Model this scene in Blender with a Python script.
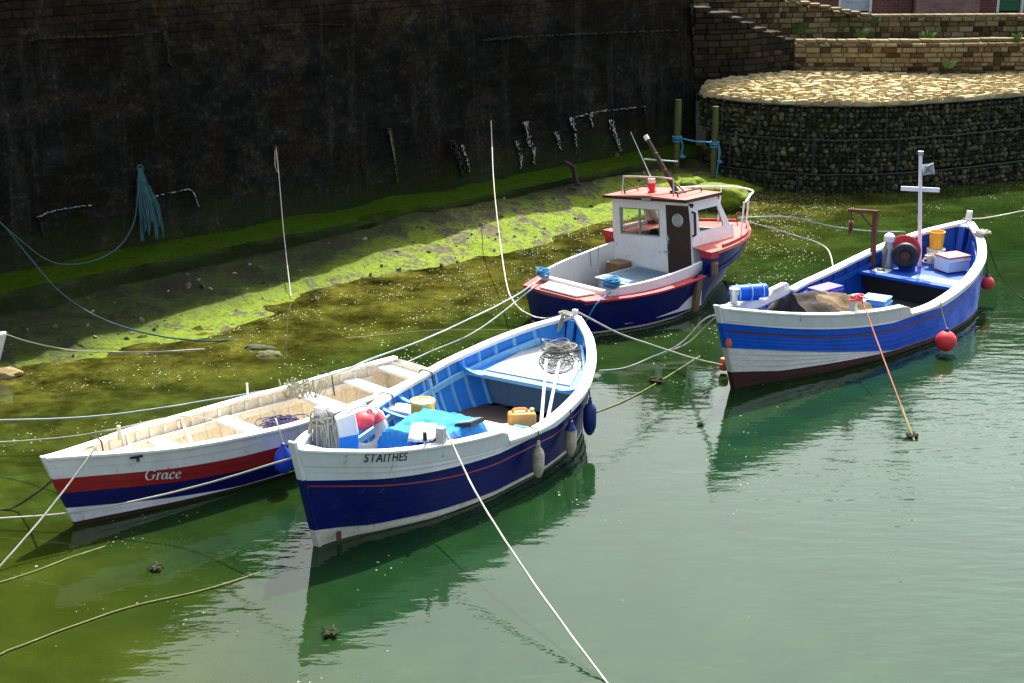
import bpy, bmesh, math, random
from mathutils import Vector, Matrix, noise as mnoise
R = math.radians
for _o in list(bpy.data.objects):
    bpy.data.objects.remove(_o)
S = bpy.context.scene
COL = S.collection
# ------------------------------------------------------------------ camera, sky, sun, exposure
cam = bpy.data.objects.new('camera', bpy.data.cameras.new('camera'))
COL.objects.link(cam)
CAM_H, PITCH, FPX = 6.5, R(17.1014), 1500.0
cam.location = (0, 0, CAM_H)
cam.rotation_euler = (math.pi/2 - PITCH, 0, 0)
cam.data.sensor_width = 36.0
cam.data.lens = FPX/1024*36.0
cam.data.clip_end = 2000
S.camera = cam
SUN_AZ, SUN_EL = R(11.0), R(53.0)           # azimuth clockwise from +Y
SUN_DIR = Vector((math.sin(SUN_AZ)*math.cos(SUN_EL), math.cos(SUN_AZ)*math.cos(SUN_EL), math.sin(SUN_EL)))
world = bpy.data.worlds.new('World')
S.world = world
world.use_nodes = True
wn = world.node_tree.nodes
wl = world.node_tree.links
sky = wn.new('ShaderNodeTexSky')
sky.sky_type = 'NISHITA'
sky.sun_disc = False
sky.sun_elevation = SUN_EL
sky.sun_rotation = SUN_AZ
sky.air_density = 1.0
sky.dust_density = 5.0
sky.ozone_density = 1.0
wn['Background'].inputs['Strength'].default_value = 0.14
# broken bright cloud, unseen, added ahead and right to brighten the water's reflections
_tc = wn.new('ShaderNodeTexCoord'); _sx = wn.new('ShaderNodeSeparateXYZ'); wl.new(_tc.outputs['Generated'], _sx.inputs[0])
_mp = wn.new('ShaderNodeMapping'); _mp.inputs['Scale'].default_value = (1, 1, 2.2); wl.new(_tc.outputs['Generated'], _mp.inputs[0])
_nz = wn.new('ShaderNodeTexNoise'); _nz.inputs['Scale'].default_value = 1.7; _nz.inputs['Detail'].default_value = 7; wl.new(_mp.outputs[0], _nz.inputs[0])
_r1 = wn.new('ShaderNodeMapRange'); _r1.inputs[1].default_value = .36; _r1.inputs[2].default_value = .56; wl.new(_nz.outputs[0], _r1.inputs[0])
_r2 = wn.new('ShaderNodeMapRange'); _r2.inputs[1].default_value = .0; _r2.inputs[2].default_value = .50; wl.new(_sx.outputs[0], _r2.inputs[0])
_r3 = wn.new('ShaderNodeMapRange'); _r3.inputs[1].default_value = .02; _r3.inputs[2].default_value = .12; wl.new(_sx.outputs[2], _r3.inputs[0])
_m1 = wn.new('ShaderNodeMath'); _m1.operation = 'MULTIPLY'; wl.new(_r1.outputs[0], _m1.inputs[0]); wl.new(_r2.outputs[0], _m1.inputs[1])
_m2 = wn.new('ShaderNodeMath'); _m2.operation = 'MULTIPLY'; wl.new(_m1.outputs[0], _m2.inputs[0]); wl.new(_r3.outputs[0], _m2.inputs[1])
_r4 = wn.new('ShaderNodeMapRange'); _r4.inputs[1].default_value = .15; _r4.inputs[2].default_value = .5; wl.new(_sx.outputs[1], _r4.inputs[0])
_m3 = wn.new('ShaderNodeMath'); _m3.operation = 'MULTIPLY'; wl.new(_m2.outputs[0], _m3.inputs[0]); wl.new(_r4.outputs[0], _m3.inputs[1])
_mx = wn.new('ShaderNodeMix'); _mx.data_type = 'RGBA'; wl.new(_m3.outputs[0], _mx.inputs[0]); _hs = wn.new('ShaderNodeHueSaturation'); _hs.inputs['Saturation'].default_value = .62; wl.new(sky.outputs[0], _hs.inputs['Color']); wl.new(_hs.outputs[0], _mx.inputs[6]); _mx.inputs[7].default_value = (12.5, 13.6, 13.4, 1)
wl.new(_mx.outputs[2], wn['Background'].inputs['Color'])
sun = bpy.data.objects.new('sun', bpy.data.lights.new('sun', 'SUN'))
COL.objects.link(sun)
sun.data.energy = 4.2
sun.data.angle = R(0.5)
sun.data.color = (1.0, 0.95, 0.87)
sun.rotation_euler = SUN_DIR.to_track_quat('Z', 'Y').to_euler()
sun.location = (5, 30, 30)
S.view_settings.view_transform = 'Standard'
S.view_settings.look = 'None'
S.view_settings.exposure = 1.1
S.view_settings.gamma = 1.0
S.view_settings.use_curve_mapping = False
S.cycles.max_bounces = 6
S.cycles.use_denoising = True

# ------------------------------------------------------------------ helpers: measuring
_c, _s = math.cos(PITCH), math.sin(PITCH)
def ray(px, py):
    x = (px-512)/FPX; y = -(py-341.5)/FPX
    return Vector((x, _c+y*_s, -_s+y*_c))
def at(px, py, z=0.0):
    d = ray(px, py); t = (z-CAM_H)/d.z
    return Vector((0, 0, CAM_H)) + d*t
W0 = Vector((-7.8, 22.11, 0)); WU = Vector((.7015, .7127, 0)); WN = Vector((.7127, -.7015, 0))
BAT = 0.06
def wall_pt(a, d, z): return W0 + WU*a + WN*d + Vector((0, 0, z))
def wall_d(z): return -.3 - BAT*(z-.6)
def on_wall(px, py, proud=0.0):
    d = ray(px, py); o = Vector((0, 0, CAM_H)) - W0
    # (o+t d).WN = -.3 - BAT*(z-.6) + proud
    k = d.dot(WN) + BAT*d.z
    t = (-.3+proud - BAT*(CAM_H-.6) - o.dot(WN))/k
    return Vector((0, 0, CAM_H)) + d*t

# ------------------------------------------------------------------ helpers: objects
def tag(o, label=None, cat=None, group=None, kind=None):
    if label: o['label'] = label
    if cat: o['category'] = cat
    if group: o['group'] = group
    if kind: o['kind'] = kind
    return o
def thing(name, label, cat, loc=(0, 0, 0), rotz=0.0, group=None, rot=None):
    o = bpy.data.objects.new(name, None)
    o.empty_display_size = .2
    COL.objects.link(o)
    o.location = loc
    o.rotation_euler = rot if rot else (0, 0, rotz)
    return tag(o, label, cat, group)
class MB:
    def __init__(s): s.v = []; s.f = []; s.m = []; s.c = []
    def add(s, verts, faces, mat=0, col=None):
        b = len(s.v); s.v += [tuple(p) for p in verts]
        for f in faces:
            s.f.append([i+b for i in f]); s.m.append(mat); s.c.append(col)
        return s
    def loft(s, rings, cap=True, mat=0, closed=True, col=None):
        n = len(rings[0]); v = [p for r in rings for p in r]; f = []
        for i in range(len(rings)-1):
            for j in range(n if closed else n-1):
                k = (j+1) % n
                f.append([i*n+j, i*n+k, (i+1)*n+k, (i+1)*n+j])
        if cap and closed:
            f.append(list(range(n))[::-1]); f.append([(len(rings)-1)*n+j for j in range(n)])
        return s.add(v, f, mat, col)
    def box(s, c, size, rz=0.0, mat=0, M=None, col=None):
        x, y, z = size[0]/2, size[1]/2, size[2]/2
        if M is None: M = Matrix.Translation(Vector(c)) @ Matrix.Rotation(rz, 4, 'Z')
        else: M = Matrix.Translation(Vector(c)) @ M
        v = [M @ Vector(p) for p in ((-x,-y,-z),(x,-y,-z),(x,y,-z),(-x,y,-z),(-x,-y,z),(x,-y,z),(x,y,z),(-x,y,z))]
        return s.add(v, [(0,3,2,1),(4,5,6,7),(0,1,5,4),(1,2,6,5),(2,3,7,6),(3,0,4,7)], mat, col)
    def hexa(s, p, mat=0, col=None):      # eight corners: bottom four, top four
        return s.add(p, [(0,3,2,1),(4,5,6,7),(0,1,5,4),(1,2,6,5),(2,3,7,6),(3,0,4,7)], mat, col)
    def bar(s, a, b, w, h=None, mat=0):
        a, b = Vector(a), Vector(b); d = (b-a)
        q = d.to_track_quat('X', 'Z').to_matrix().to_4x4()
        return s.box((a+b)/2, (d.length, w, h or w), mat=mat, M=q)
    def tube(s, pts, r, n=7, mat=0, cap=True):
        pts = [Vector(p) for p in pts]; rings = []
        up = Vector((0, 0, 1)); px = None
        for i, p in enumerate(pts):
            t = (pts[min(i+1, len(pts)-1)] - pts[max(i-1, 0)])
            t = t.normalized() if t.length > 1e-9 else Vector((1, 0, 0))
            if px is None:
                a = up if abs(t.dot(up)) < .9 else Vector((1, 0, 0))
                px = t.cross(a).normalized()
            else:
                px = (px - t*px.dot(t)); px = px.normalized() if px.length > 1e-6 else t.orthogonal().normalized()
            py = t.cross(px)
            rr = r[i] if isinstance(r, (list, tuple)) else r
            rings.append([p + (px*math.cos(2*math.pi*k/n) + py*math.sin(2*math.pi*k/n))*rr for k in range(n)])
        return s.loft(rings, cap, mat)
    def lathe(s, prof, n=20, M=None, mat=0):
        M = M or Matrix.Identity(4); rings = []
        for r, z in prof:
            rings.append([M @ Vector((max(r, 1e-4)*math.cos(2*math.pi*k/n), max(r, 1e-4)*math.sin(2*math.pi*k/n), z)) for k in range(n)])
        return s.loft(rings, True, mat)
    def torus(s, R0, r, M=None, n=32, m=10, mat=0, a0=0, a1=2*math.pi, sq=1.0):
        M = M or Matrix.Identity(4); full = abs(a1-a0-2*math.pi) < 1e-6
        rings = []
        for i in range(n+(0 if full else 1)):
            a = a0+(a1-a0)*i/n
            rings.append([M @ Vector(((R0+r*math.cos(b))*math.cos(a), (R0+r*math.cos(b))*math.sin(a), r*sq*math.sin(b))) for b in [2*math.pi*k/m for k in range(m)]])
        if full: rings.append(rings[0])
        return s.loft(rings, not full, mat)
    def build(s, name, mats, parent=None, smooth=35, bevel=0.0, loc=None, rot=None, label=None):
        me = bpy.data.meshes.new(name)
        me.from_pydata(s.v, [], s.f)
        if not isinstance(mats, (list, tuple)): mats = [mats]
        for m in mats: me.materials.append(m)
        for p, m in zip(me.polygons, s.m): p.material_index = m
        if any(c is not None for c in s.c):
            at_ = me.attributes.new('tone', 'FLOAT', 'FACE')
            for i, c in enumerate(s.c): at_.data[i].value = c if c is not None else .5
        bm = bmesh.new(); bm.from_mesh(me)
        bmesh.ops.recalc_face_normals(bm, faces=bm.faces)
        bm.to_mesh(me); bm.free()
        if smooth:
            for p in me.polygons: p.use_smooth = True
            me.set_sharp_from_angle(angle=R(smooth))
        o = bpy.data.objects.new(name, me)
        COL.objects.link(o)
        if bevel:
            b = o.modifiers.new('bevel', 'BEVEL'); b.width = bevel; b.segments = 2; b.limit_method = 'ANGLE'; b.angle_limit = R(40)
        if parent: o.parent = parent
        if loc is not None: o.location = loc
        if rot is not None: o.rotation_euler = rot
        if label: o['label'] = label
        return o
def crom(pts, n=8):
    pts = [Vector(p) for p in pts]
    if len(pts) < 3:
        return [pts[0].lerp(pts[-1], i/n) for i in range(n+1)]
    P = [pts[0]*2-pts[1]] + pts + [pts[-1]*2-pts[-2]]; out = []
    for i in range(1, len(P)-2):
        for k in range(n):
            t = k/n; a, b, c, d = P[i-1], P[i], P[i+1], P[i+2]
            out.append(.5*((2*b)+(c-a)*t+(2*a-5*b+4*c-d)*t*t+(3*b-a-3*c+d)*t**3))
    out.append(pts[-1]); return out

# ------------------------------------------------------------------ materials
def nt(name):
    m = bpy.data.materials.new(name); m.use_nodes = True
    return m, m.node_tree.nodes, m.node_tree.links, m.node_tree.nodes['Principled BSDF']
def N(nodes, t, **kw):
    n = nodes.new(t)
    for k, v in kw.items():
        if k in n.inputs: n.inputs[k].default_value = v
        else: setattr(n, k, v)
    return n
def ramp(nodes, stops):
    r = nodes.new('ShaderNodeValToRGB'); el = r.color_ramp.elements
    while len(el) < len(stops): el.new(.5)
    for e, (p, c) in zip(el, stops):
        e.position = p; e.color = (c, c, c, 1) if isinstance(c, (int, float)) else (*c, 1)
    return r
def mixc(nodes, links, fac, a, b, blend='MIX'):
    m = nodes.new('ShaderNodeMix'); m.data_type = 'RGBA'; m.blend_type = blend
    for sock, v in ((m.inputs[0], fac), (m.inputs[6], a), (m.inputs[7], b)):
        if hasattr(v, 'is_output'): links.new(v, sock)
        elif isinstance(v, (int, float)): sock.default_value = v
        else: sock.default_value = (*v, 1)
    return m.outputs[2]
def math_(nodes, links, op, a, b=None, clamp=False):
    m = nodes.new('ShaderNodeMath'); m.operation = op; m.use_clamp = clamp
    for i, v in enumerate((a, b)):
        if v is None: continue
        if hasattr(v, 'is_output'): links.new(v, m.inputs[i])
        else: m.inputs[i].default_value = v
    return m.outputs[0]
def paint(name, col, rough=.45, dirt=(.16, .13, .09), amt=.35, scale=3.0, bump=.12, metal=0.0, var=.18, stretch=(1, 1, 1), spec=.5, chips=0.0, chipcol=(.25, .2, .15)):
    m, n, l, p = nt(name)
    tc = n.new('ShaderNodeTexCoord'); mp = n.new('ShaderNodeMapping'); mp.inputs['Scale'].default_value = stretch
    l.new(tc.outputs['Object'], mp.inputs[0])
    n1 = N(n, 'ShaderNodeTexNoise', Scale=scale, Detail=8.0, Roughness=.65); l.new(mp.outputs[0], n1.inputs[0])
    n2 = N(n, 'ShaderNodeTexNoise', Scale=scale*7.3, Detail=6.0, Roughness=.7); l.new(mp.outputs[0], n2.inputs[0])
    r1 = ramp(n, [(.48, 0.0), (.75, 1.0)]); l.new(n1.outputs[0], r1.inputs[0])
    r2 = ramp(n, [(.3, 1-var), (.7, 1+var)]); l.new(n2.outputs[0], r2.inputs[0])
    base = mixc(n, l, 1.0, col, r2.outputs[0], 'MULTIPLY')
    f = math_(n, l, 'MULTIPLY', r1.outputs[0], amt)
    c = mixc(n, l, f, base, dirt)
    if chips:
        n3 = N(n, 'ShaderNodeTexNoise', Scale=scale*4, Detail=9.0, Roughness=.75); l.new(mp.outputs[0], n3.inputs[0])
        r3 = ramp(n, [(.64-chips*.1, 0.0), (.67-chips*.1, 1.0)]); l.new(n3.outputs[0], r3.inputs[0])
        c = mixc(n, l, r3.outputs[0], c, chipcol)
    l.new(c, p.inputs['Base Color'])
    rr = ramp(n, [(.3, max(rough-.12, .05)), (.7, min(rough+.2, 1))]); l.new(n1.outputs[0], rr.inputs[0])
    l.new(rr.outputs[0], p.inputs['Roughness'])
    p.inputs['Metallic'].default_value = metal
    p.inputs['Specular IOR Level'].default_value = spec
    b = N(n, 'ShaderNodeBump', Strength=bump, Distance=.02); l.new(n2.outputs[0], b.inputs['Height']); l.new(b.outputs[0], p.inputs['Normal'])
    return m
M = dict(
 white=paint('white_paint', (.84, .84, .82), .45, amt=.16, var=.08, chips=.12, chipcol=(.45, .4, .32), bump=.08),
 whitehull=paint('white_hull_paint', (.77, .78, .78), .38, amt=.28, dirt=(.42, .40, .33), var=.07, scale=2.2, bump=.08, stretch=(1, 1, .35), chips=.08, chipcol=(.35, .25, .14)),
 cream=paint('cream_paint', (.80, .71, .54), .6, dirt=(.5, .36, .2), amt=.35, scale=4, chips=.2, chipcol=(.5, .38, .24)),
 creamlight=paint('pale_cream_paint', (.78, .74, .64), .55, dirt=(.3, .22, .12), amt=.35, chips=.2),
 navy=paint('navy_hull_paint', (.003, .008, .115), .32, dirt=(.014, .02, .06), amt=.4, scale=2.0, spec=.3, chips=.12, chipcol=(.05, .065, .14)),
 navy2=paint('deep_navy_paint', (.004, .008, .10), .4, dirt=(.015, .018, .05), amt=.35, scale=2.0, spec=.25),
 royal=paint('royal_blue_paint', (.002, .098, .62), .38, dirt=(.006, .04, .22), amt=.55, scale=2.5, spec=.25, chips=.15, chipcol=(.10, .16, .30)),
 royalin=paint('royal_blue_inside', (.002, .080, .46), .6, dirt=(.008, .03, .12), amt=.5, scale=3),
 sky=paint('bright_blue_paint', (.018, .24, .74), .5, dirt=(.04, .14, .35), amt=.4, scale=3),
 skypale=paint('pale_blue_paint', (.20, .50, .80), .5, dirt=(.1, .25, .4), amt=.4, scale=3),
 greyblue=paint('grey_blue_paint', (.10, .19, .27), .6, amt=.4),
 decklight=paint('grey_white_deck', (.50, .55, .56), .6, dirt=(.2, .26, .3), amt=.5, scale=2.5),
 red=paint('red_hull_paint', (.32, .012, .016), .4, dirt=(.12, .02, .02), amt=.4, scale=3),
 redline=paint('red_line_paint', (.30, .015, .02), .4, amt=.2),
 darkred=paint('dark_red_line', (.10, .012, .02), .5, amt=.2),
 reddeck=paint('faded_red_deck', (.54, .115, .085), .75, dirt=(.55, .30, .25), amt=.5, scale=3.5, chips=.2, chipcol=(.5, .42, .38)),
 redrail=paint('red_rail_paint', (.42, .02, .03), .5, dirt=(.45, .15, .13), amt=.4, scale=5, chips=.3, chipcol=(.4, .36, .33)),
 antifoul=paint('brown_red_antifouling', (.055, .012, .010), .7, dirt=(.02, .03, .01), amt=.6),
 darkweed=paint('weed_bottom', (.03, .035, .012), .8, amt=.3),
 boot=paint('stained_white_boot_top', (.62, .60, .50), .55, dirt=(.30, .28, .12), amt=.6, scale=4, chips=.4, chipcol=(.45, .36, .12)),
 bandwhite=paint('stained_white_planks', (.74, .73, .68), .5, dirt=(.40, .38, .25), amt=.4, scale=3, stretch=(.5, 1, 1.5)),
 palehull=paint('hull_water_reflection', (.15, .23, .36), .35, dirt=(.15, .25, .4), amt=.6, scale=2),  # reflection of bright water on the bow, put into the paint colour
 black=paint('black_rubber', (.012, .012, .012), .6, amt=.2, dirt=(.06, .05, .04)),
 darkrust=paint('dark_rust', (.035, .015, .009), .9, dirt=(.02, .012, .008), amt=.6, scale=8),
 brown=paint('dark_brown_wood', (.035, .016, .010), .5, amt=.3, dirt=(.06, .04, .03)),
 wood=paint('bare_wood', (.23, .13, .065), .75, amt=.4, scale=5, stretch=(1, 1, .2)),
 floor=paint('floor_boards', (.10, .075, .055), .85, dirt=(.04, .03, .02), amt=.6, scale=4, stretch=(.3, 2, 1)),
 postwood=paint('weedy_post', (.10, .10, .03), .9, dirt=(.03, .025, .015), amt=.7, scale=5),
 rust=paint('rust', (.13, .045, .022), .85, dirt=(.04, .02, .015), amt=.6, scale=8, bump=.4),
 galv=paint('galvanised', (.42, .45, .47), .45, metal=.6, amt=.3),
 chrome=paint('worn_steel', (.6, .6, .6), .3, metal=.9, amt=.3),
 yellow=paint('yellow_plastic', (.75, .42, .02), .45, amt=.25, dirt=(.4, .25, .06)),
 yellowpale=paint('pale_yellow_lid', (.75, .58, .18), .5, amt=.4, dirt=(.6, .55, .4)),
 orange=paint('orange_plastic', (.78, .34, .06), .4, amt=.2, dirt=(.5, .25, .1)),
 buoyred=paint('red_buoy', (.75, .035, .045), .42, amt=.3, dirt=(.5, .12, .12), scale=6),
 buoyorange=paint('orange_float', (.75, .12, .02), .5, amt=.3),
 ringred=paint('ring_red', (.70, .05, .07), .6, amt=.4, dirt=(.65, .25, .25), scale=8),
 ringwhite=paint('ring_white', (.55, .54, .48), .7, amt=.55, dirt=(.3, .29, .25), scale=7),
 fendwhite=paint('fender_white', (.52, .47, .36), .55, amt=.95, dirt=(.17, .10, .04), scale=5),
 fendblue=paint('fender_blue', (.006, .02, .16), .35, amt=.25, dirt=(.02, .04, .12)),
 fendbright=paint('fender_bright_blue', (.01, .06, .60), .4, amt=.2, dirt=(.02, .05, .3)),
 lidred=paint('pale_red_lid', (.62, .14, .12), .5, amt=.45, dirt=(.75, .5, .48), scale=6),
 tarpblue=paint('blue_tarpaulin', (.03, .25, .58), .8, amt=.6, dirt=(.20, .42, .60), scale=4, bump=.3, spec=.2),
 tarpdark=paint('dark_blue_tarpaulin', (.01, .06, .45), .45, amt=.3, dirt=(.02, .1, .4)),
 sheet=paint('white_sheet', (.75, .76, .74), .6, amt=.2),
 canvas=paint('shaded_canvas', (.018, .011, .006), .9, amt=.8, dirt=(.05, .03, .014), scale=1.8, bump=.25),  # dark copy of the canvas, its shade put into the colour
 purple=paint('purple_crate', (.09, .06, .55), .5, amt=.3, dirt=(.05, .05, .25)),
 netpurple=paint('purple_net', (.07, .06, .16), .9, amt=.5, dirt=(.25, .22, .2), scale=20),
 ropewhite=paint('white_rope', (.52, .50, .42), .9, amt=.5, dirt=(.28, .25, .17), scale=12, bump=.5),
 ropegrey=paint('grey_rope', (.38, .37, .29), .95, amt=.6, dirt=(.42, .40, .32), scale=20, bump=.6),
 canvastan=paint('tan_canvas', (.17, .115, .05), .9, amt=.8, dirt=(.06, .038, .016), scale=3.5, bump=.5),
 ropeblue=paint('blue_green_rope', (.40, .48, .47), .9, amt=.4, dirt=(.22, .32, .32), scale=10, bump=.5),
 ropebright=paint('bright_blue_rope', (.05, .26, .48), .85, amt=.4, dirt=(.15, .3, .4), scale=14, bump=.5),
 ropedark=paint('dark_rope', (.05, .055, .035), .95, amt=.5, dirt=(.12, .11, .07), scale=12, bump=.5),
 ropered=paint('red_white_rope', (.38, .10, .06), .9, amt=.9, dirt=(.42, .27, .19), scale=25, bump=.4),
 ropeweed=paint('weedy_rope', (.26, .25, .10), .95, amt=.6, dirt=(.10, .12, .02), scale=14, bump=.6),
 wallrope=paint('teal_wall_rope', (.030, .095, .11), .9, amt=.5, dirt=(.03, .06, .05), scale=10, bump=.5),
 weed=paint('floating_weed', (.035, .05, .012), .8, amt=.6, dirt=(.09, .07, .015), scale=15, bump=.6),
 letterblack=paint('letter_black', (.02, .02, .025), .5, amt=.1),
 letterwhite=paint('letter_white', (.75, .75, .75), .5, amt=.1),
 lime=paint('lime_stain', (.50, .52, .52), .8, amt=.8, dirt=(.25, .26, .25), scale=14, bump=.3),
 limefaint=paint('faint_stain', (.045, .044, .040), .9, amt=.7, dirt=(.04, .04, .036), scale=8),
 limeyellow=paint('yellow_stain', (.16, .14, .06), .9, amt=.7, dirt=(.06, .05, .03), scale=9),
 greenpaint=paint('green_door', (.012, .12, .05), .45, amt=.2),
 framewhite=paint('house_white', (.75, .75, .73), .5, amt=.2),
 slate=paint('slate', (.09, .09, .10), .7, amt=.4, scale=6),
 gabwire=paint('gabion_wire', (.018, .03, .038), .6, metal=.0, amt=.4),
 earth=paint('earth', (.055, .045, .028), .95, amt=.5, scale=4, bump=.5),
 grassy=paint('grass_tuft', (.07, .16, .02), .8, amt=.4, dirt=(.2, .22, .05), scale=6),
)
def portglass():
    m, n, l, p = nt('porthole_glass')
    p.inputs['Base Color'].default_value = (.42, .50, .48, 1); p.inputs['Roughness'].default_value = .06; p.inputs['Transmission Weight'].default_value = .25
    return m
M['portglass'] = portglass()
def glass():
    m, n, l, p = nt('window_glass')
    p.inputs['Base Color'].default_value = (.85, .93, .92, 1); p.inputs['Roughness'].default_value = .04
    p.inputs['Transmission Weight'].default_value = 1.0; p.inputs['IOR'].default_value = 1.2
    return m
M['glass'] = glass()
def tone_mat(name, stops, dirt, rough=.9, bump=.5, scale=9, stain=.5):
    m, n, l, p = nt(name)
    a = n.new('ShaderNodeAttribute'); a.attribute_name = 'tone'
    r = ramp(n, stops); l.new(a.outputs['Fac'], r.inputs[0])
    tc = n.new('ShaderNodeTexCoord')
    n1 = N(n, 'ShaderNodeTexNoise', Scale=scale, Detail=8.0, Roughness=.7); l.new(tc.outputs['Object'], n1.inputs[0])
    n2 = N(n, 'ShaderNodeTexNoise', Scale=.5, Detail=5.0, Roughness=.6); l.new(tc.outputs['Object'], n2.inputs[0])
    rv = ramp(n, [(.25, .6), (.75, 1.3)]); l.new(n1.outputs[0], rv.inputs[0])
    c = mixc(n, l, 1.0, r.outputs[0], rv.outputs[0], 'MULTIPLY')
    rs = ramp(n, [(.45, 0.0), (.7, stain)]); l.new(n2.outputs[0], rs.inputs[0])
    c = mixc(n, l, rs.outputs[0], c, dirt)
    l.new(c, p.inputs['Base Color']); p.inputs['Roughness'].default_value = rough
    p.inputs['Specular IOR Level'].default_value = .2
    b = N(n, 'ShaderNodeBump', Strength=bump, Distance=.03); l.new(n1.outputs[0], b.inputs['Height']); l.new(b.outputs[0], p.inputs['Normal'])
    return m
M['sandstone'] = tone_mat('sandstone', [(0, (.022, .013, .008)), (.18, (.08, .045, .02)), (.4, (.18, .115, .05)), (.7, (.23, .175, .08)), (1, (.28, .23, .13))], (.07, .065, .035))
M['darkstone'] = tone_mat('dark_wet_stone', [(0, (.006, .005, .003)), (.5, (.017, .013, .008)), (1, (.045, .035, .02))], (.010, .011, .006))
M['gabstone'] = tone_mat('gabion_stone', [(0, (.018, .018, .007)), (.5, (.060, .058, .024)), (1, (.19, .17, .08))], (.02, .026, .008), stain=.7)
M['pitchstone'] = tone_mat('pitching_stone', [(0, (.28, .21, .09)), (.5, (.46, .37, .18)), (1, (.60, .50, .28))], (.36, .32, .20), bump=.35, stain=.35)
def brickmat(name, c1, c2, mortar):
    m, n, l, p = nt(name)
    tc = n.new('ShaderNodeTexCoord'); sx = n.new('ShaderNodeSeparateXYZ'); cx = n.new('ShaderNodeCombineXYZ')
    l.new(tc.outputs['Object'], sx.inputs[0])
    ad = math_(n, l, 'ADD', sx.outputs[0], sx.outputs[1]); l.new(ad, cx.inputs[0]); l.new(sx.outputs[2], cx.inputs[1])
    b = N(n, 'ShaderNodeTexBrick', Scale=1.0); l.new(cx.outputs[0], b.inputs[0])
    b.inputs['Color1'].default_value = (*c1, 1); b.inputs['Color2'].default_value = (*c2, 1); b.inputs['Mortar'].default_value = (*mortar, 1)
    b.inputs['Brick Width'].default_value = .22; b.inputs['Row Height'].default_value = .075; b.inputs['Mortar Size'].default_value = .010
    n1 = N(n, 'ShaderNodeTexNoise', Scale=3.0, Detail=8.0); l.new(tc.outputs['Object'], n1.inputs[0])
    rv = ramp(n, [(.3, .7), (.7, 1.25)]); l.new(n1.outputs[0], rv.inputs[0])
    l.new(mixc(n, l, 1.0, b.outputs[0], rv.outputs[0], 'MULTIPLY'), p.inputs['Base Color']); p.inputs['Roughness'].default_value = .9
    bp = N(n, 'ShaderNodeBump', Strength=.5, Distance=.01); l.new(b.outputs['Fac'], bp.inputs['Height']); bp.invert = True; l.new(bp.outputs[0], p.inputs['Normal'])
    return m
M['brick'] = brickmat('red_brick', (.20, .055, .035), (.12, .03, .025), (.16, .13, .11))
M['brickpale'] = brickmat('weathered_brick', (.26, .10, .08), (.30, .16, .13), (.22, .19, .17))

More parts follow.
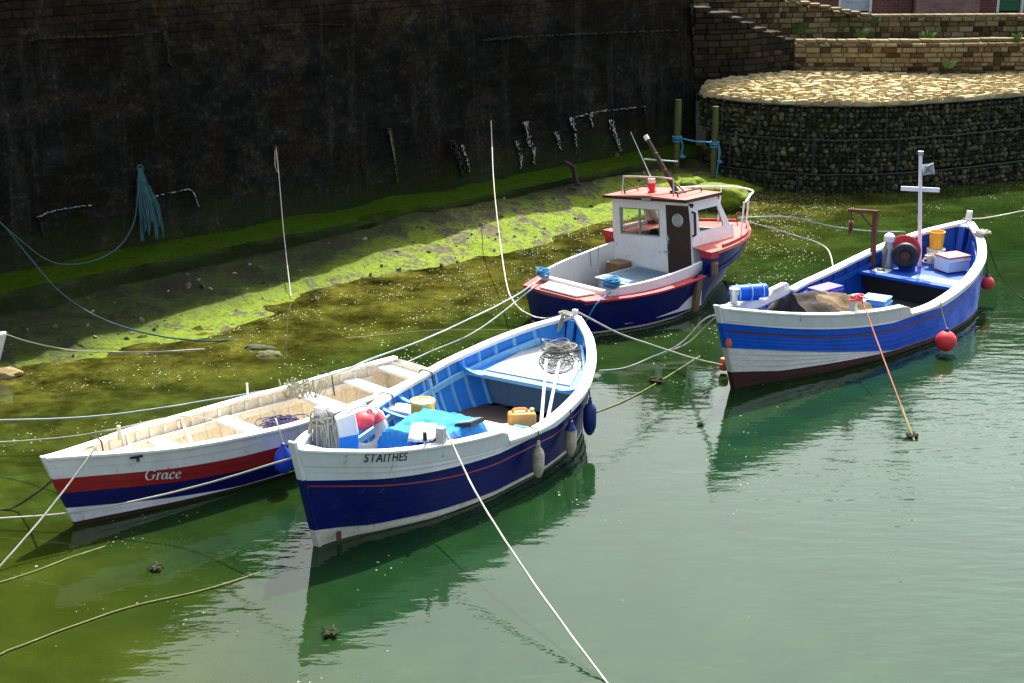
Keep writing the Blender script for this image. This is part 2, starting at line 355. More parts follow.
def quay_mat():
    m, n, l, p = nt('quay_masonry')
    tc = n.new('ShaderNodeTexCoord'); sx = n.new('ShaderNodeSeparateXYZ'); cx = n.new('ShaderNodeCombineXYZ')
    l.new(tc.outputs['Object'], sx.inputs[0]); l.new(sx.outputs[0], cx.inputs[0]); l.new(sx.outputs[2], cx.inputs[1])
    nw = N(n, 'ShaderNodeTexNoise', Scale=2.2, Detail=3.0); l.new(tc.outputs['Object'], nw.inputs[0])
    wv = n.new('ShaderNodeVectorMath'); wv.operation = 'MULTIPLY_ADD'; l.new(nw.outputs['Color'], wv.inputs[0]); wv.inputs[1].default_value = (.22, .12, 0); l.new(cx.outputs[0], wv.inputs[2])
    b = N(n, 'ShaderNodeTexBrick', Scale=1.0); l.new(wv.outputs[0], b.inputs[0])
    b.inputs['Color1'].default_value = (1, 1, 1, 1); b.inputs['Color2'].default_value = (.45, .45, .45, 1); b.inputs['Mortar'].default_value = (.25, .25, .25, 1)
    b.inputs['Brick Width'].default_value = .34; b.inputs['Row Height'].default_value = .13; b.inputs['Mortar Size'].default_value = .014; b.inputs['Bias'].default_value = -.1
    n1 = N(n, 'ShaderNodeTexNoise', Scale=.8, Detail=9.0, Roughness=.75); l.new(tc.outputs['Object'], n1.inputs[0])
    mp = n.new('ShaderNodeMapping'); mp.inputs['Scale'].default_value = (1.3, 1, 2.6); l.new(tc.outputs['Object'], mp.inputs[0])
    n2 = N(n, 'ShaderNodeTexNoise', Scale=1.4, Detail=9.0, Roughness=.75); l.new(mp.outputs[0], n2.inputs[0])
    n3 = N(n, 'ShaderNodeTexNoise', Scale=14, Detail=8.0, Roughness=.75); l.new(tc.outputs['Object'], n3.inputs[0])
    mq = n.new('ShaderNodeMapping'); mq.inputs['Scale'].default_value = (3.5, 1, .35); l.new(tc.outputs['Object'], mq.inputs[0])
    n4 = N(n, 'ShaderNodeTexNoise', Scale=1.0, Detail=7.0, Roughness=.7); l.new(mq.outputs[0], n4.inputs[0])
    base = ramp(n, [(.30, (.006, .005, .0035)), (.44, (.016, .011, .006)), (.52, (.014, .015, .015)), (.58, (.045, .034, .020)), (.66, (.020, .014, .008)), (.76, (.060, .048, .032))]); l.new(n1.outputs[0], base.inputs[0])
    r2 = ramp(n, [(.3, .35), (.5, .8), (.72, 2.0)]); l.new(n2.outputs[0], r2.inputs[0])
    zm = ramp(n, [(.10, 0.0), (.25, .6), (.55, .6), (.70, 0.0)]); l.new(math_(n, l, 'ADD', math_(n, l, 'MULTIPLY', sx.outputs[2], .155), math_(n, l, 'MULTIPLY', math_(n, l, 'SUBTRACT', n1.outputs[0], .5), .5)), zm.inputs[0])
    c = mixc(n, l, zm.outputs[0], base.outputs[0], (.0095, .0102, .0110))     # old tarred render over the middle of the wall
    c = mixc(n, l, 1.0, c, r2.outputs[0], 'MULTIPLY')
    r3 = ramp(n, [(.3, .5), (.56, 1.25), (.72, 4.2)]); l.new(n3.outputs[0], r3.inputs[0])
    c = mixc(n, l, 1.0, c, r3.outputs[0], 'MULTIPLY')
    # stone courses show in the upper, bare part of the wall
    zr = ramp(n, [(.56, .06), (.70, .6)]); l.new(math_(n, l, 'MULTIPLY', sx.outputs[2], .155), zr.inputs[0])
    c = mixc(n, l, zr.outputs[0], c, mixc(n, l, 1.0, mixc(n, l, .32, c, (.085, .055, .028)), b.outputs['Color'], 'MULTIPLY'))
    r4 = ramp(n, [(.54, 0.0), (.74, .8)]); l.new(n4.outputs[0], r4.inputs[0])
    c = mixc(n, l, r4.outputs[0], c, mixc(n, l, 1.0, (.034, .033, .029), r3.outputs[0], 'MULTIPLY'))
    # green slime close to the tide line
    zl = ramp(n, [(.55, 1.0), (.85, 0.0)]); l.new(math_(n, l, 'ADD', math_(n, l, 'MULTIPLY', sx.outputs[2], .35), math_(n, l, 'MULTIPLY', n2.outputs[0], .7)), zl.inputs[0])
    c = mixc(n, l, math_(n, l, 'MULTIPLY', zl.outputs[0], .6), c, (.03, .05, .012))
    l.new(c, p.inputs['Base Color']); p.inputs['Roughness'].default_value = .9; p.inputs['Specular IOR Level'].default_value = .03
    h = math_(n, l, 'ADD', math_(n, l, 'MULTIPLY', n3.outputs[0], .6), math_(n, l, 'ADD', n2.outputs[0], math_(n, l, 'MULTIPLY', b.outputs['Fac'], -.6)))
    bp = N(n, 'ShaderNodeBump', Strength=.9, Distance=.05); l.new(h, bp.inputs['Height']); l.new(bp.outputs[0], p.inputs['Normal'])
    return m
M['quay'] = quay_mat()
def shore_mat(name='shore_mud_and_algae', grow=0.0, algae=(.25, .37, .006), dim=1.0, zoned=False):
    m, n, l, p = nt(name)
    tc = n.new('ShaderNodeTexCoord'); V = tc.outputs['Object']
    n1 = N(n, 'ShaderNodeTexNoise', Scale=1.3, Detail=9.0, Roughness=.68); l.new(V, n1.inputs[0])
    n2 = N(n, 'ShaderNodeTexNoise', Scale=11, Detail=9.0, Roughness=.8); l.new(V, n2.inputs[0])
    n3 = N(n, 'ShaderNodeTexVoronoi', Scale=11.0); l.new(V, n3.inputs[0])
    mud = ramp(n, [(.3, (.05*dim, .042*dim, .02*dim)), (.5, (.15*dim, .13*dim, .072*dim)), (.7, (.30*dim, .27*dim, .17*dim))]); l.new(n2.outputs[0], mud.inputs[0])
    alg = ramp(n, [(.3, tuple(x*.30 for x in algae)), (.5, algae), (.75, (algae[0]*1.5, algae[1]*1.25, algae[2]))]); l.new(n2.outputs[0], alg.inputs[0])
    s = math_(n, l, 'ADD', n1.outputs[0], math_(n, l, 'MULTIPLY', math_(n, l, 'SUBTRACT', n2.outputs[0], .5), .55))
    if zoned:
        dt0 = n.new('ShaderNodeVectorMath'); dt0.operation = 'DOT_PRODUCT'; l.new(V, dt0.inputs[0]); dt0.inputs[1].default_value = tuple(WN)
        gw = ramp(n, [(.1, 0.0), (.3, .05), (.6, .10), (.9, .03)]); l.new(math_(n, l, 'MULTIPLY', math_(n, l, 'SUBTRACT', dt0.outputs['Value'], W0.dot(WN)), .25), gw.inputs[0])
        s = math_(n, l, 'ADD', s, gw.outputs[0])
    f = ramp(n, [(.47-grow, 0.0), (.56-grow, 1.0)]); l.new(s, f.inputs[0])
    c = mixc(n, l, f.outputs[0], mud.outputs[0], alg.outputs[0])
    if zoned:      # quay wall's shade painted into the upper shore, bright sea lettuce along the water
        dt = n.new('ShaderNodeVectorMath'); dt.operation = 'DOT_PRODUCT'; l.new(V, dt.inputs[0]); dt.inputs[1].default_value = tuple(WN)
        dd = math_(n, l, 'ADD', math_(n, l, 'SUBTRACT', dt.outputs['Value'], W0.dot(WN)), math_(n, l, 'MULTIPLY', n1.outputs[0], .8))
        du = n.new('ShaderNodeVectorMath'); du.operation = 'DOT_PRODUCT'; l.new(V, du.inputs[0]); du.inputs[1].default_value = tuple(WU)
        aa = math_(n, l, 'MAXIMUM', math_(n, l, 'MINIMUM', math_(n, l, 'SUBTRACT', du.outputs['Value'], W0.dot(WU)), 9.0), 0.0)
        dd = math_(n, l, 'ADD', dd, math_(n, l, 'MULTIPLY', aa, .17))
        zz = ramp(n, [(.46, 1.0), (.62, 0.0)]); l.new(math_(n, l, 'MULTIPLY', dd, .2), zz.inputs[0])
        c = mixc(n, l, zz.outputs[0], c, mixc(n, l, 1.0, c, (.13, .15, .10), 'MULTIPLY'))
    dk = ramp(n, [(.0, .55), (.35, 1.0)]); l.new(n3.outputs['Distance'], dk.inputs[0])
    l.new(mixc(n, l, 1.0, c, dk.outputs[0], 'MULTIPLY'), p.inputs['Base Color'])
    p.inputs['Roughness'].default_value = .7; p.inputs['Specular IOR Level'].default_value = .25 if dim == 1.0 else .04
    bp = N(n, 'ShaderNodeBump', Strength=1.0, Distance=.10); l.new(n2.outputs[0], bp.inputs['Height']); l.new(bp.outputs[0], p.inputs['Normal'])
    return m
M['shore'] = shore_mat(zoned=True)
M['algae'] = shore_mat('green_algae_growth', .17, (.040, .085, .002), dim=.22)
M['algaebright'] = shore_mat('bright_algae_growth', .2, (.24, .34, .012))
def water_mat():
    m, n, l, p = nt('harbour_water')
    g = n.new('ShaderNodeNewGeometry'); P = g.outputs['Position']
    dt = n.new('ShaderNodeVectorMath'); dt.operation = 'DOT_PRODUCT'; l.new(P, dt.inputs[0]); dt.inputs[1].default_value = tuple(WN)
    d = math_(n, l, 'SUBTRACT', dt.outputs['Value'], W0.dot(WN))
    sx = n.new('ShaderNodeSeparateXYZ'); l.new(P, sx.inputs[0])
    n1 = N(n, 'ShaderNodeTexNoise', Scale=.35, Detail=6.0, Roughness=.6); l.new(P, n1.inputs[0])
    n2 = N(n, 'ShaderNodeTexNoise', Scale=1.15, Detail=10.0, Roughness=.72); l.new(P, n2.inputs[0])
    dn = math_(n, l, 'ADD', d, math_(n, l, 'MULTIPLY', math_(n, l, 'SUBTRACT', n1.outputs[0], .5), 5.0))
    rd = ramp(n, [(.0, (.100, .092, .016)), (.30, (.066, .068, .010)), (.55, (.024, .044, .007)), (.8, (.008, .025, .005)), (1.0, (.008, .031, .009))])
    l.new(math_(n, l, 'MULTIPLY', dn, .09), rd.inputs[0])
    du = n.new('ShaderNodeVectorMath'); du.operation = 'DOT_PRODUCT'; l.new(P, du.inputs[0]); du.inputs[1].default_value = tuple(WU)
    av = math_(n, l, 'SUBTRACT', du.outputs['Value'], W0.dot(WU))
    al = ramp(n, [(.16, 1.0), (.36, 0.0)]); l.new(math_(n, l, 'ADD', math_(n, l, 'MULTIPLY', math_(n, l, 'ADD', av, 6.0), .1), math_(n, l, 'MULTIPLY', math_(n, l, 'SUBTRACT', n1.outputs[0], .5), .25)), al.inputs[0])
    deepc = mixc(n, l, al.outputs[0], rd.outputs[0], mixc(n, l, .6, rd.outputs[0], (.040, .052, .004)))     # yellower green over the near left water
    # weed and sand on the bed show through where it is shallow
    wd = ramp(n, [(.37, .14), (.46, .50), (.54, 1.0), (.68, 1.7)]); l.new(n2.outputs[0], wd.inputs[0])
    n5 = N(n, 'ShaderNodeTexNoise', Scale=5.5, Detail=9.0, Roughness=.75); l.new(P, n5.inputs[0])
    wf_ = ramp(n, [(.34, .45), (.5, .95), (.64, 1.5)]); l.new(n5.outputs[0], wf_.inputs[0])
    deepc = mixc(n, l, math_(n, l, 'SUBTRACT', 1.0, math_(n, l, 'MULTIPLY', d, .10), True), deepc, mixc(n, l, 1.0, deepc, wf_.outputs[0], 'MULTIPLY'))
    sh = ramp(n, [(.25, 1.0), (.8, .25)]); l.new(math_(n, l, 'MULTIPLY', d, .09), sh.inputs[0])
    c = mixc(n, l, sh.outputs[0], deepc, mixc(n, l, 1.0, deepc, wd.outputs[0], 'MULTIPLY'))
    # foam specks
    vo = N(n, 'ShaderNodeTexVoronoi', Scale=21.0); l.new(P, vo.inputs[0])
    cl = N(n, 'ShaderNodeTexNoise', Scale=.9, Detail=6.0, Roughness=.7); l.new(P, cl.inputs[0])
    far = ramp(n, [(.40, 0.0), (.62, .05), (.80, .10), (.97, .26)]); l.new(math_(n, l, 'MULTIPLY', sx.outputs[1], .031), far.inputs[0])
    nearsh = ramp(n, [(.2, .05), (.55, .03), (1.0, -.02)]); l.new(math_(n, l, 'MULTIPLY', d, .08), nearsh.inputs[0])
    right = ramp(n, [(.5, 0.0), (.62, .20)]); l.new(math_(n, l, 'SUBTRACT', math_(n, l, 'MULTIPLY', sx.outputs[0], .13), math_(n, l, 'MULTIPLY', math_(n, l, 'SUBTRACT', sx.outputs[1], 20.), .03)), right.inputs[0])
    thr = math_(n, l, 'ADD', math_(n, l, 'ADD', far.outputs[0], nearsh.outputs[0]), math_(n, l, 'MULTIPLY', math_(n, l, 'SUBTRACT', cl.outputs[0], .54), 1.0))
    thr = math_(n, l, 'SUBTRACT', thr, right.outputs[0])
    csep = n.new('ShaderNodeSeparateColor'); l.new(vo.outputs['Color'], csep.inputs[0])
    size = math_(n, l, 'MULTIPLY', thr, math_(n, l, 'ADD', math_(n, l, 'MULTIPLY', math_(n, l, 'POWER', csep.outputs[0], 4.0), 2.6), .25))
    size = math_(n, l, 'MINIMUM', size, .30)
    foam = math_(n, l, 'LESS_THAN', vo.outputs['Distance'], size)
    c = mixc(n, l, math_(n, l, 'MULTIPLY', foam, .68), c, (.42, .42, .32))
    l.new(c, p.inputs['Base Color'])
    l.new(math_(n, l, 'ADD', math_(n, l, 'MULTIPLY', foam, .6), .035), p.inputs['Roughness'])
    p.inputs['IOR'].default_value = 1.335; p.inputs['Specular Tint'].default_value = (.70, 1.0, .84, 1)
    mp = n.new('ShaderNodeMapping'); mp.inputs['Rotation'].default_value = (0, 0, R(-25)); mp.inputs['Scale'].default_value = (.55, 1.6, 1); l.new(P, mp.inputs[0])
    w1 = N(n, 'ShaderNodeTexNoise', Scale=4.2, Detail=3.0, Roughness=.5); l.new(mp.outputs[0], w1.inputs[0])
    w2 = N(n, 'ShaderNodeTexNoise', Scale=.8, Detail=2.0); l.new(mp.outputs[0], w2.inputs[0])
    # a breath of wind ripples the open water to the right, the lee of the wall lies calm
    wind = ramp(n, [(.45, .10), (.95, .8)]); l.new(math_(n, l, 'ADD', math_(n, l, 'MULTIPLY', d, .055), math_(n, l, 'MULTIPLY', math_(n, l, 'SUBTRACT', n1.outputs[0], .5), .5)), wind.inputs[0])
    h = math_(n, l, 'ADD', math_(n, l, 'MULTIPLY', math_(n, l, 'MULTIPLY', w1.outputs[0], .017), wind.outputs[0]), math_(n, l, 'MULTIPLY', w2.outputs[0], .012))
    bp = N(n, 'ShaderNodeBump', Strength=1.0, Distance=1.0); l.new(h, bp.inputs['Height']); l.new(bp.outputs[0], p.inputs['Normal'])
    return m
M['water'] = water_mat()
def hill_mat():
    m, n, l, p = nt('hillside')
    tc = n.new('ShaderNodeTexCoord')
    n1 = N(n, 'ShaderNodeTexNoise', Scale=.35, Detail=9.0, Roughness=.7); l.new(tc.outputs['Object'], n1.inputs[0])
    r = ramp(n, [(.3, (.03, .05, .015)), (.5, (.06, .08, .02)), (.7, (.11, .10, .05))]); l.new(n1.outputs[0], r.inputs[0])
    l.new(r.outputs[0], p.inputs['Base Color']); p.inputs['Roughness'].default_value = 1.0
    return m
M['hill'] = hill_mat()
rnd = random.Random(7)
def ztop_of(a):
    K_ = [(-20, 9.2), (-2, 9.0), (0, 8.4), (3, 6.8), (6, 5.5), (9, 4.5), (18, 4.35)]
    for (a0, z0), (a1, z1) in zip(K_[:-1], K_[1:]):
        if a <= a1: return z0+(z1-z0)*max(0, a-a0)/(a1-a0)
    return K_[-1][1]
# ================================================================== SETTING: water, shore, hill, roads
def plane_obj(name, verts, faces, mat, kind='structure', smooth=0):
    mb = MB(); mb.add(verts, faces)
    o = mb.build(name, mat, smooth=smooth); return tag(o, kind=kind)
plane_obj('water', [(-220, -160, 0), (220, -160, 0), (220, 34.0, 0), (-220, 34.0, 0)], [(0, 1, 2, 3)], M['water'])
plane_obj('seabed', [(-220, -160, -1.2), (220, -160, -1.2), (220, 60, -1.2), (-220, 60, -1.2)], [(0, 1, 2, 3)], M['earth'])
# shore: mud and weed between the wall footing and the water
def shore_z(a, d):
    nz = mnoise.noise(Vector((a*.45, d*.9, 1.7)))*.10 + mnoise.noise(Vector((a*1.6, d*2.2, 5.1)))*.05 + mnoise.noise(Vector((a*4, d*5, 9.1)))*.030 - abs(mnoise.noise(Vector((a*2.1+d*.6, d*3.4, 12.1))))*.05
    edge = 2.75 - .42*max(0, min(1, (a-4)/2.0)) - .42*math.exp(-((a-5.2)/1.7)**2) + .25*mnoise.noise(Vector((a*.5, 3.3, 0)))
    t = (d-.2)/(edge-.2)
    hi_ = .30+.20*max(0, min(1, (a-2)/6))
    z = hi_*(1-t) if t < 1 else -.22*(t-1)*(edge-.2)
    return z + nz*(1 if d > .4 else .6) - .02
verts = []; faces = []
NA, ND = 330, 52
A0, A1 = -13.0, 17.4
for i in range(NA+1):
    a = A0+(A1-A0)*i/NA
    for j in range(ND+1):
        d = -.1 + 4.6*j/ND
        p = wall_pt(a, d, shore_z(a, d)); verts.append(p)
for i in range(NA):
    for j in range(ND):
        k = i*(ND+1)+j; faces.append((k, k+1, k+ND+2, k+ND+1))
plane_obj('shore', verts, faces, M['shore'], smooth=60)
# hillside behind the harbour
verts = []; faces = []
def ridge(a):                      # along-wall coordinate to ridge height
    return 9.5 + 14.0/(1+math.exp((a-13)/7.0))
nu, nv = 90, 24
for i in range(nu+1):
    a = -70 + 190*i/nu
    for j in range(nv+1):
        t = j/nv
        back = (2.4 + 41*t) if a < 17 else 9 + 34*t + 6 + max(0, a-17)*.35
        zb_ = ztop_of(a)-.15 if a < 17 else 2.6
        z = zb_ + (ridge(a)-zb_)*(t**.8) + mnoise.noise(Vector((a*.09, t*2.5, 2)))*1.6*t + mnoise.noise(Vector((a*.35, t*9, 7)))*.6*t
        verts.append(W0 + WU*a - WN*back + Vector((0, 0, z)))
for i in range(nu):
    for j in range(nv):
        k = i*(nv+1)+j; faces.append((k, k+1, k+nv+2, k+nv+1))
plane_obj('hill', verts, faces, M['hill'], smooth=60)

# ================================================================== the quay wall (left)
qa = math.atan2(WU.y, WU.x)
quay = thing('quay_wall', 'tall dark weed-stained quay wall running along the left side of the harbour', 'wall', W0, qa)
# local frame of the wall: x along it, y into it (away from the water), z up
def wl_(a, d, z): return (a, -d, z)
mb = MB(); NAW, NZW = 240, 64
v = []; f = []
for i in range(NAW+1):
    a = -20 + 37.55*i/NAW
    for j in range(NZW+1):
        z = -.4 + (ztop_of(a)+.4)*j/NZW
        rough = .035 if z > 4.25 else .016
        nz = mnoise.noise(Vector((a*.5, z*.7, 0)))*.05 + mnoise.noise(Vector((a*2.3, z*4.5, 3)))*rough + mnoise.noise(Vector((a*7, z*11, 3)))*rough*.5
        v.append(wl_(a, wall_d(z)+nz, z))
for i in range(NAW):
    for j in range(NZW):
        k = i*(NZW+1)+j; f.append((k, k+NZW+1, k+NZW+2, k+1))
mb.add(v, f)
# end return, top and back give the wall its thickness
rg = []
for a in (17.5, 9, 6, 3, 0, -2, -20):
    zt_w = ztop_of(a)
    rg.append([wl_(a, -.34, -.4), wl_(a, -2.2, -.4), wl_(a, -2.2, zt_w-.02), wl_(a, wall_d(zt_w)-.03, zt_w-.02)])
mb.loft(rg)
mb.build('wall_face', M['quay'], quay, smooth=40)
# footing ledge, green on top
mb = MB(); v = []; f = []
prof = [(-.34, .70), (-.22, .66), (0.0, .63), (.22, .60), (.31, .56), (.34, .46), (.33, .30), (.36, .05), (.38, -.3)]
for i in range(241):
    a = -20 + 37.2*i/240
    for j, (d, z) in enumerate(prof):
        w = mnoise.noise(Vector((a*.8, j*.6, 4)))*.09 + mnoise.noise(Vector((a*3, j*.9, 8)))*.06
        v.append(wl_(a, d + (w if j > 1 else 0), z + w*.7))
n_ = len(prof)
for i in range(240):
    for j in range(n_-1):
        k = i*n_+j; f.append((k, k+1, k+n_+1, k+n_))
mb.add(v, f); mb.m = [0 if (q % (n_-1)) < 4 else 1 for q in range(len(f))]
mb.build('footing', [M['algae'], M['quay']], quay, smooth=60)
def to_quay(p):
    r = Vector(p)-W0; return Vector((r.dot(WU), -r.dot(WN), r.z))
def stain(pts, w, mat, name='lime_stain'):
    """a run of lime down the wall: many thin broken flakes, a few millimetres proud"""
    q = crom([Vector((x, y, 0)) for x, y in pts], 12); L = len(q); mb = MB()
    length = sum((q[i+1]-q[i]).length for i in range(L-1))
    horiz = abs(pts[-1][0]-pts[0][0]) > 1.5*abs(pts[-1][1]-pts[0][1])
    dd = (q[-1]-q[0]).normalized()
    for k in range(int(7+length*w*.40)):
        t = rnd.random() if horiz else min(.999, rnd.random()**1.5); i = min(int(t*(L-1)), L-2); p = q[i].lerp(q[i+1], t*(L-1)-i)
        d = (q[i+1]-q[i]).normalized() if horiz else dd; nn = Vector((-d.y, d.x, 0)); spread = w*.5*(1-.55*t)
        p = p+nn*max(-1.3, min(1.3, rnd.gauss(0, .55)))*spread
        ln = rnd.uniform(.6, 3.2)*(1.3 if horiz else 1); wd = rnd.uniform(.25, .8)
        V = []
        for m_ in range(6):
            a = 2*math.pi*m_/6+.3; r = p+d*math.cos(a)*ln*.5*rnd.uniform(.6, 1.1)+nn*math.sin(a)*wd*.5*rnd.uniform(.5, 1.2)
            V.append(r)
        lo = [to_quay(on_wall(r.x, r.y, .02)) for r in V]; hi = [to_quay(on_wall(r.x, r.y, .078)) for r in V]
        mb.loft([lo, hi])
    mb.build(name, mat, quay, smooth=0)
for pts, w, m in [([(526, 122), (529, 140), (534, 150), (534, 165)], 6, 'lime'), ([(517, 141), (521, 155), (521, 168)], 4, 'lime'), ([(571, 118), (575, 132), (577, 154)], 4, 'lime'),
                  ([(591, 114), (592, 122), (594, 128)], 3.5, 'lime'), ([(611, 120), (616, 135), (622, 154)], 6, 'lime'), ([(556, 132), (559, 142), (561, 150)], 3.5, 'lime'),
                  ([(576, 117), (592, 113), (610, 110), (630, 108), (648, 106)], 1.6, 'lime'), ([(645, 107), (646, 113), (647, 119)], 2.2, 'limefaint'), ([(452, 140), (460, 158), (463, 176)], 8, 'limefaint'), ([(462, 145), (467, 160), (470, 172)], 3, 'lime'),
                  ([(390, 131), (394, 150), (398, 182)], 4, 'limeyellow'), ([(616, 152), (620, 165), (622, 178)], 6, 'limeyellow'), ([(165, 31), (168, 48), (171, 66)], 5, 'limefaint'), ([(28, 40), (60, 37), (110, 36), (160, 32)], 3, 'limefaint'),
                  ([(36, 218), (50, 212), (70, 208), (92, 205)], 2.2, 'lime'), ([(38, 215), (42, 225), (44, 236)], 3, 'limefaint'), ([(155, 196), (175, 192), (191, 190), (199, 206)], 1.6, 'lime'),
                  ([(265, 26), (300, 24), (345, 25)], 1.6, 'limefaint'), ([(480, 40), (540, 36), (600, 33), (680, 30)], 3, 'limefaint'), ([(692, 5), (694, 40), (697, 80)], 3, 'limefaint')]:
    stain(pts, w, M[m])
def ring_on_wall(px, py):
    p = to_quay(on_wall(px, py, .06))
    mb = MB(); mb.torus(.055, .012, Matrix.Translation(p+Vector((0, -.03, -.05))) @ Matrix.Rotation(R(90), 4, 'X'), 16, 6)
    mb.tube([p+Vector((0, .12, 0)), p+Vector((0, -.05, 0))], .016, 6)
    mb.build('mooring_ring', M['darkrust'], quay)
for x, y in ((140, 166), (275, 146), (491, 120), (389, 129)): ring_on_wall(x, y)
# rusted iron bracket on the ledge
p = at(572, 172, .75)
rb = thing('iron_bracket', 'rusty bent iron bracket sticking up from the ledge of the quay wall', 'bracket', p)
mb = MB(); mb.bar((-.16, .1, .18), (.02, 0, .1), .07, .09); mb.bar((.02, 0, .12), (.09, -.05, -.22), .08, .09); mb.box((.1, -.05, -.25), (.14, .12, .06))
mb.build('bracket_arm', M['darkrust'], rb, bevel=.008)

# ================================================================== stonework at the far right
def block_wall(mb, path, z0, z1, course, lmin, lmax, depth=.3, tonefn=None, mat=0, prot=.045):
    """coursed stone facing along a ground path (list of (x, y)); face on the right-hand side of travel"""
    segs = []; tot = 0
    for (a, b) in zip(path[:-1], path[1:]):
        d = (Vector(b)-Vector(a)); segs.append((tot, d.length, Vector(a), d.normalized())); tot += d.length
    def pos(s):
        for st, ln, a, d in segs:
            if s <= st+ln+1e-6: return a+d*(s-st), d
        st, ln, a, d = segs[-1]; return a+d*ln, d
    z = z0 if not callable(z0) else z0(0); row = 0
    zmax = max(z1(s*tot/20) for s in range(21)) if callable(z1) else z1
    while z < zmax-.02:
        h = course*rnd.uniform(.8, 1.25); s = -rnd.random()*lmax
        while s < tot:
            ln = rnd.uniform(lmin, lmax); sa, sb = max(0, s), min(tot, s+ln); s += ln
            if sb-sa < .03: continue
            top = z1((sa+sb)/2) if callable(z1) else z1
            if z > top-.03: continue
            hh = min(h, top-z) if top-z < h*1.4 else h
            (pa, da), (pb, db) = pos(sa), pos(sb)
            na = Vector((da.y, -da.x)); o = rnd.uniform(0, prot); g = .008
            pa2 = pa+da*g; pb2 = pb-db*g
            def P(p, off, zz): q = p+na*off; return (q.x, q.y, zz)
            c = .012
            v = [P(pa2, -depth, z+g), P(pb2, -depth, z+g), P(pb2, -depth, z+hh-g), P(pa2, -depth, z+hh-g),
                 P(pa2, o-.02, z+g), P(pb2, o-.02, z+g), P(pb2, o-.02, z+hh-g), P(pa2, o-.02, z+hh-g)]
            j = lambda: rnd.uniform(-.011, .011)
            i4 = [P(pa2+da*(c+j()), o+j(), z+g+c+j()), P(pb2-db*(c+j()), o+j(), z+g+c+j()), P(pb2-db*(c+j()), o+j(), z+hh-g-c+j()), P(pa2+da*(c+j()), o+j(), z+hh-g-c+j())]
            mb.add(v+i4, [(0, 3, 2, 1), (0, 1, 5, 4), (1, 2, 6, 5), (2, 3, 7, 6), (3, 0, 4, 7), (4, 5, 9, 8), (5, 6, 10, 9), (6, 7, 11, 10), (7, 4, 8, 11), (8, 9, 10, 11)], mat, tonefn() if tonefn else rnd.random())
        z += h; row += 1
def backing(mb, path, z0, z1, depth, inset, mat=0):
    for a, b in zip(path[:-1], path[1:]):
        a, b = Vector(a), Vector(b); d = (b-a).normalized(); n = Vector((d.y, -d.x))
        za = z1; q = []
        for zz in (z0, z1-.012):
            for p, o in ((a, -inset), (b, -inset), (b, -depth), (a, -depth)):
                r = p+n*o; q.append((r.x, r.y, zz))
        mb.hexa(q, mat, .9)
Wc = wall_pt(17.45, wall_d(2), 0)
corner = (Wc.x, Wc.y)
# stepped dark return wall between the quay corner and the sandstone wall
ret = [corner, (5.3, 35.15), (6.75, 36.3)]
mb = MB()
def zret(s): return 3.75 - .13*math.floor(s/.42) if s < 2.6 else 2.9
block_wall(mb, ret, 1.7, zret, .13, .16, .45, .4)
backing(mb, ret, 1.6, 2.85, .5, .03)
o = mb.build('return_wall', M['darkstone'], smooth=0)
tag(o, 'dark damp stone wall stepping down from the quay corner to the sandstone wall', 'wall')
low = [(6.75, 36.3), (9.5, 36.25), (12.6, 36.5), (19, 37.6)]
mb = MB(); block_wall(mb, low, 1.98, 2.78, .112, .12, .36, .4); backing(mb, low, 1.9, 2.76, .45, .035)
for s in range(48):     # loose coping stones
    x = 6.9+s*.25; y = 36.47 if x < 9.5 else 36.47+(x-9.5)*.13
    mb.box((x, y, 2.81+rnd.random()*.02), (.2+rnd.random()*.05, .3, .07), R(rnd.uniform(-6, 6)), col=.7+.3*rnd.random())
o = mb.build('retaining_wall', M['sandstone'], smooth=0)
tag(o, 'low sandstone retaining wall directly above the sunlit stone slope', 'wall')
up = [(3.2, 37.6), (6.0, 38.0), (8.5, 38.6), (13.35, 38.9)]
def zup(s): return 3.66 - .16*max(0, min(3, (s-3.6)/.8)) if s > 3.6 else 3.69
mb = MB(); block_wall(mb, up, 2.55, zup, .115, .12, .38, .4); backing(mb, up, 2.4, 3.2, .45, .035)
for s in range(36):
    x = 3.5+s*.272; y = 37.6+(x-3.2)*.19 if x < 8.5 else 38.78+(x-8.5)*.06
    sx_ = (Vector((x, 0, 0)).x-3.2)*1.02
    mb.box((x, y, zup(sx_)+.03), (.25, .36, .06), R(rnd.uniform(-3, 10)), col=.55+.45*rnd.random())
o = mb.build('garden_wall', M['sandstone'], smooth=0)
tag(o, 'upper sandstone garden wall with a squared end, in front of the brick houses', 'wall')
rw = [(13.45, 39.35), (19, 40.2)]
mb = MB(); block_wall(mb, rw, 2.55, 3.1, .15, .2, .5, .4); backing(mb, rw, 2.4, 3.05, .45, .035)
tag(mb.build('side_wall', M['darkstone'], smooth=0), 'short dark stone wall at the top right edge, right of the squared wall end', 'wall')
# terrace between the two walls, and the road behind
def strip(name, front, back, z0, z1, mat, n=40):
    verts = []; faces = []
    for i in range(n+1):
        t = i/n
        def lerp(path):
            k = t*(len(path)-1); j = min(int(k), len(path)-2); return Vector(path[j]).lerp(Vector(path[j+1]), k-j)
        a, b = lerp(front), lerp(back)
        for j in range(7):
            p = a.lerp(b, j/6); z = z0+(z1-z0)*j/6 + mnoise.noise(Vector((p.x*1.5, p.y*1.5, 0)))*.04
            verts.append((p.x, p.y, z))
    for i in range(n):
        for j in range(6):
            k = i*7+j; faces.append((k, k+7, k+8, k+1))
    return plane_obj(name, verts, faces, mat, smooth=60)
def terr_mat():
    m = shore_mat('terrace_grass', -.02, (.09, .15, .02)); return m
M['terrace'] = terr_mat()
strip('terrace', [(6.9, 36.5), (9.5, 36.55), (12.6, 36.8), (19, 37.9)], [(6.2, 38.25), (8.5, 38.8), (13.3, 39.1), (19, 40)], 2.73, 2.66, M['terrace'])
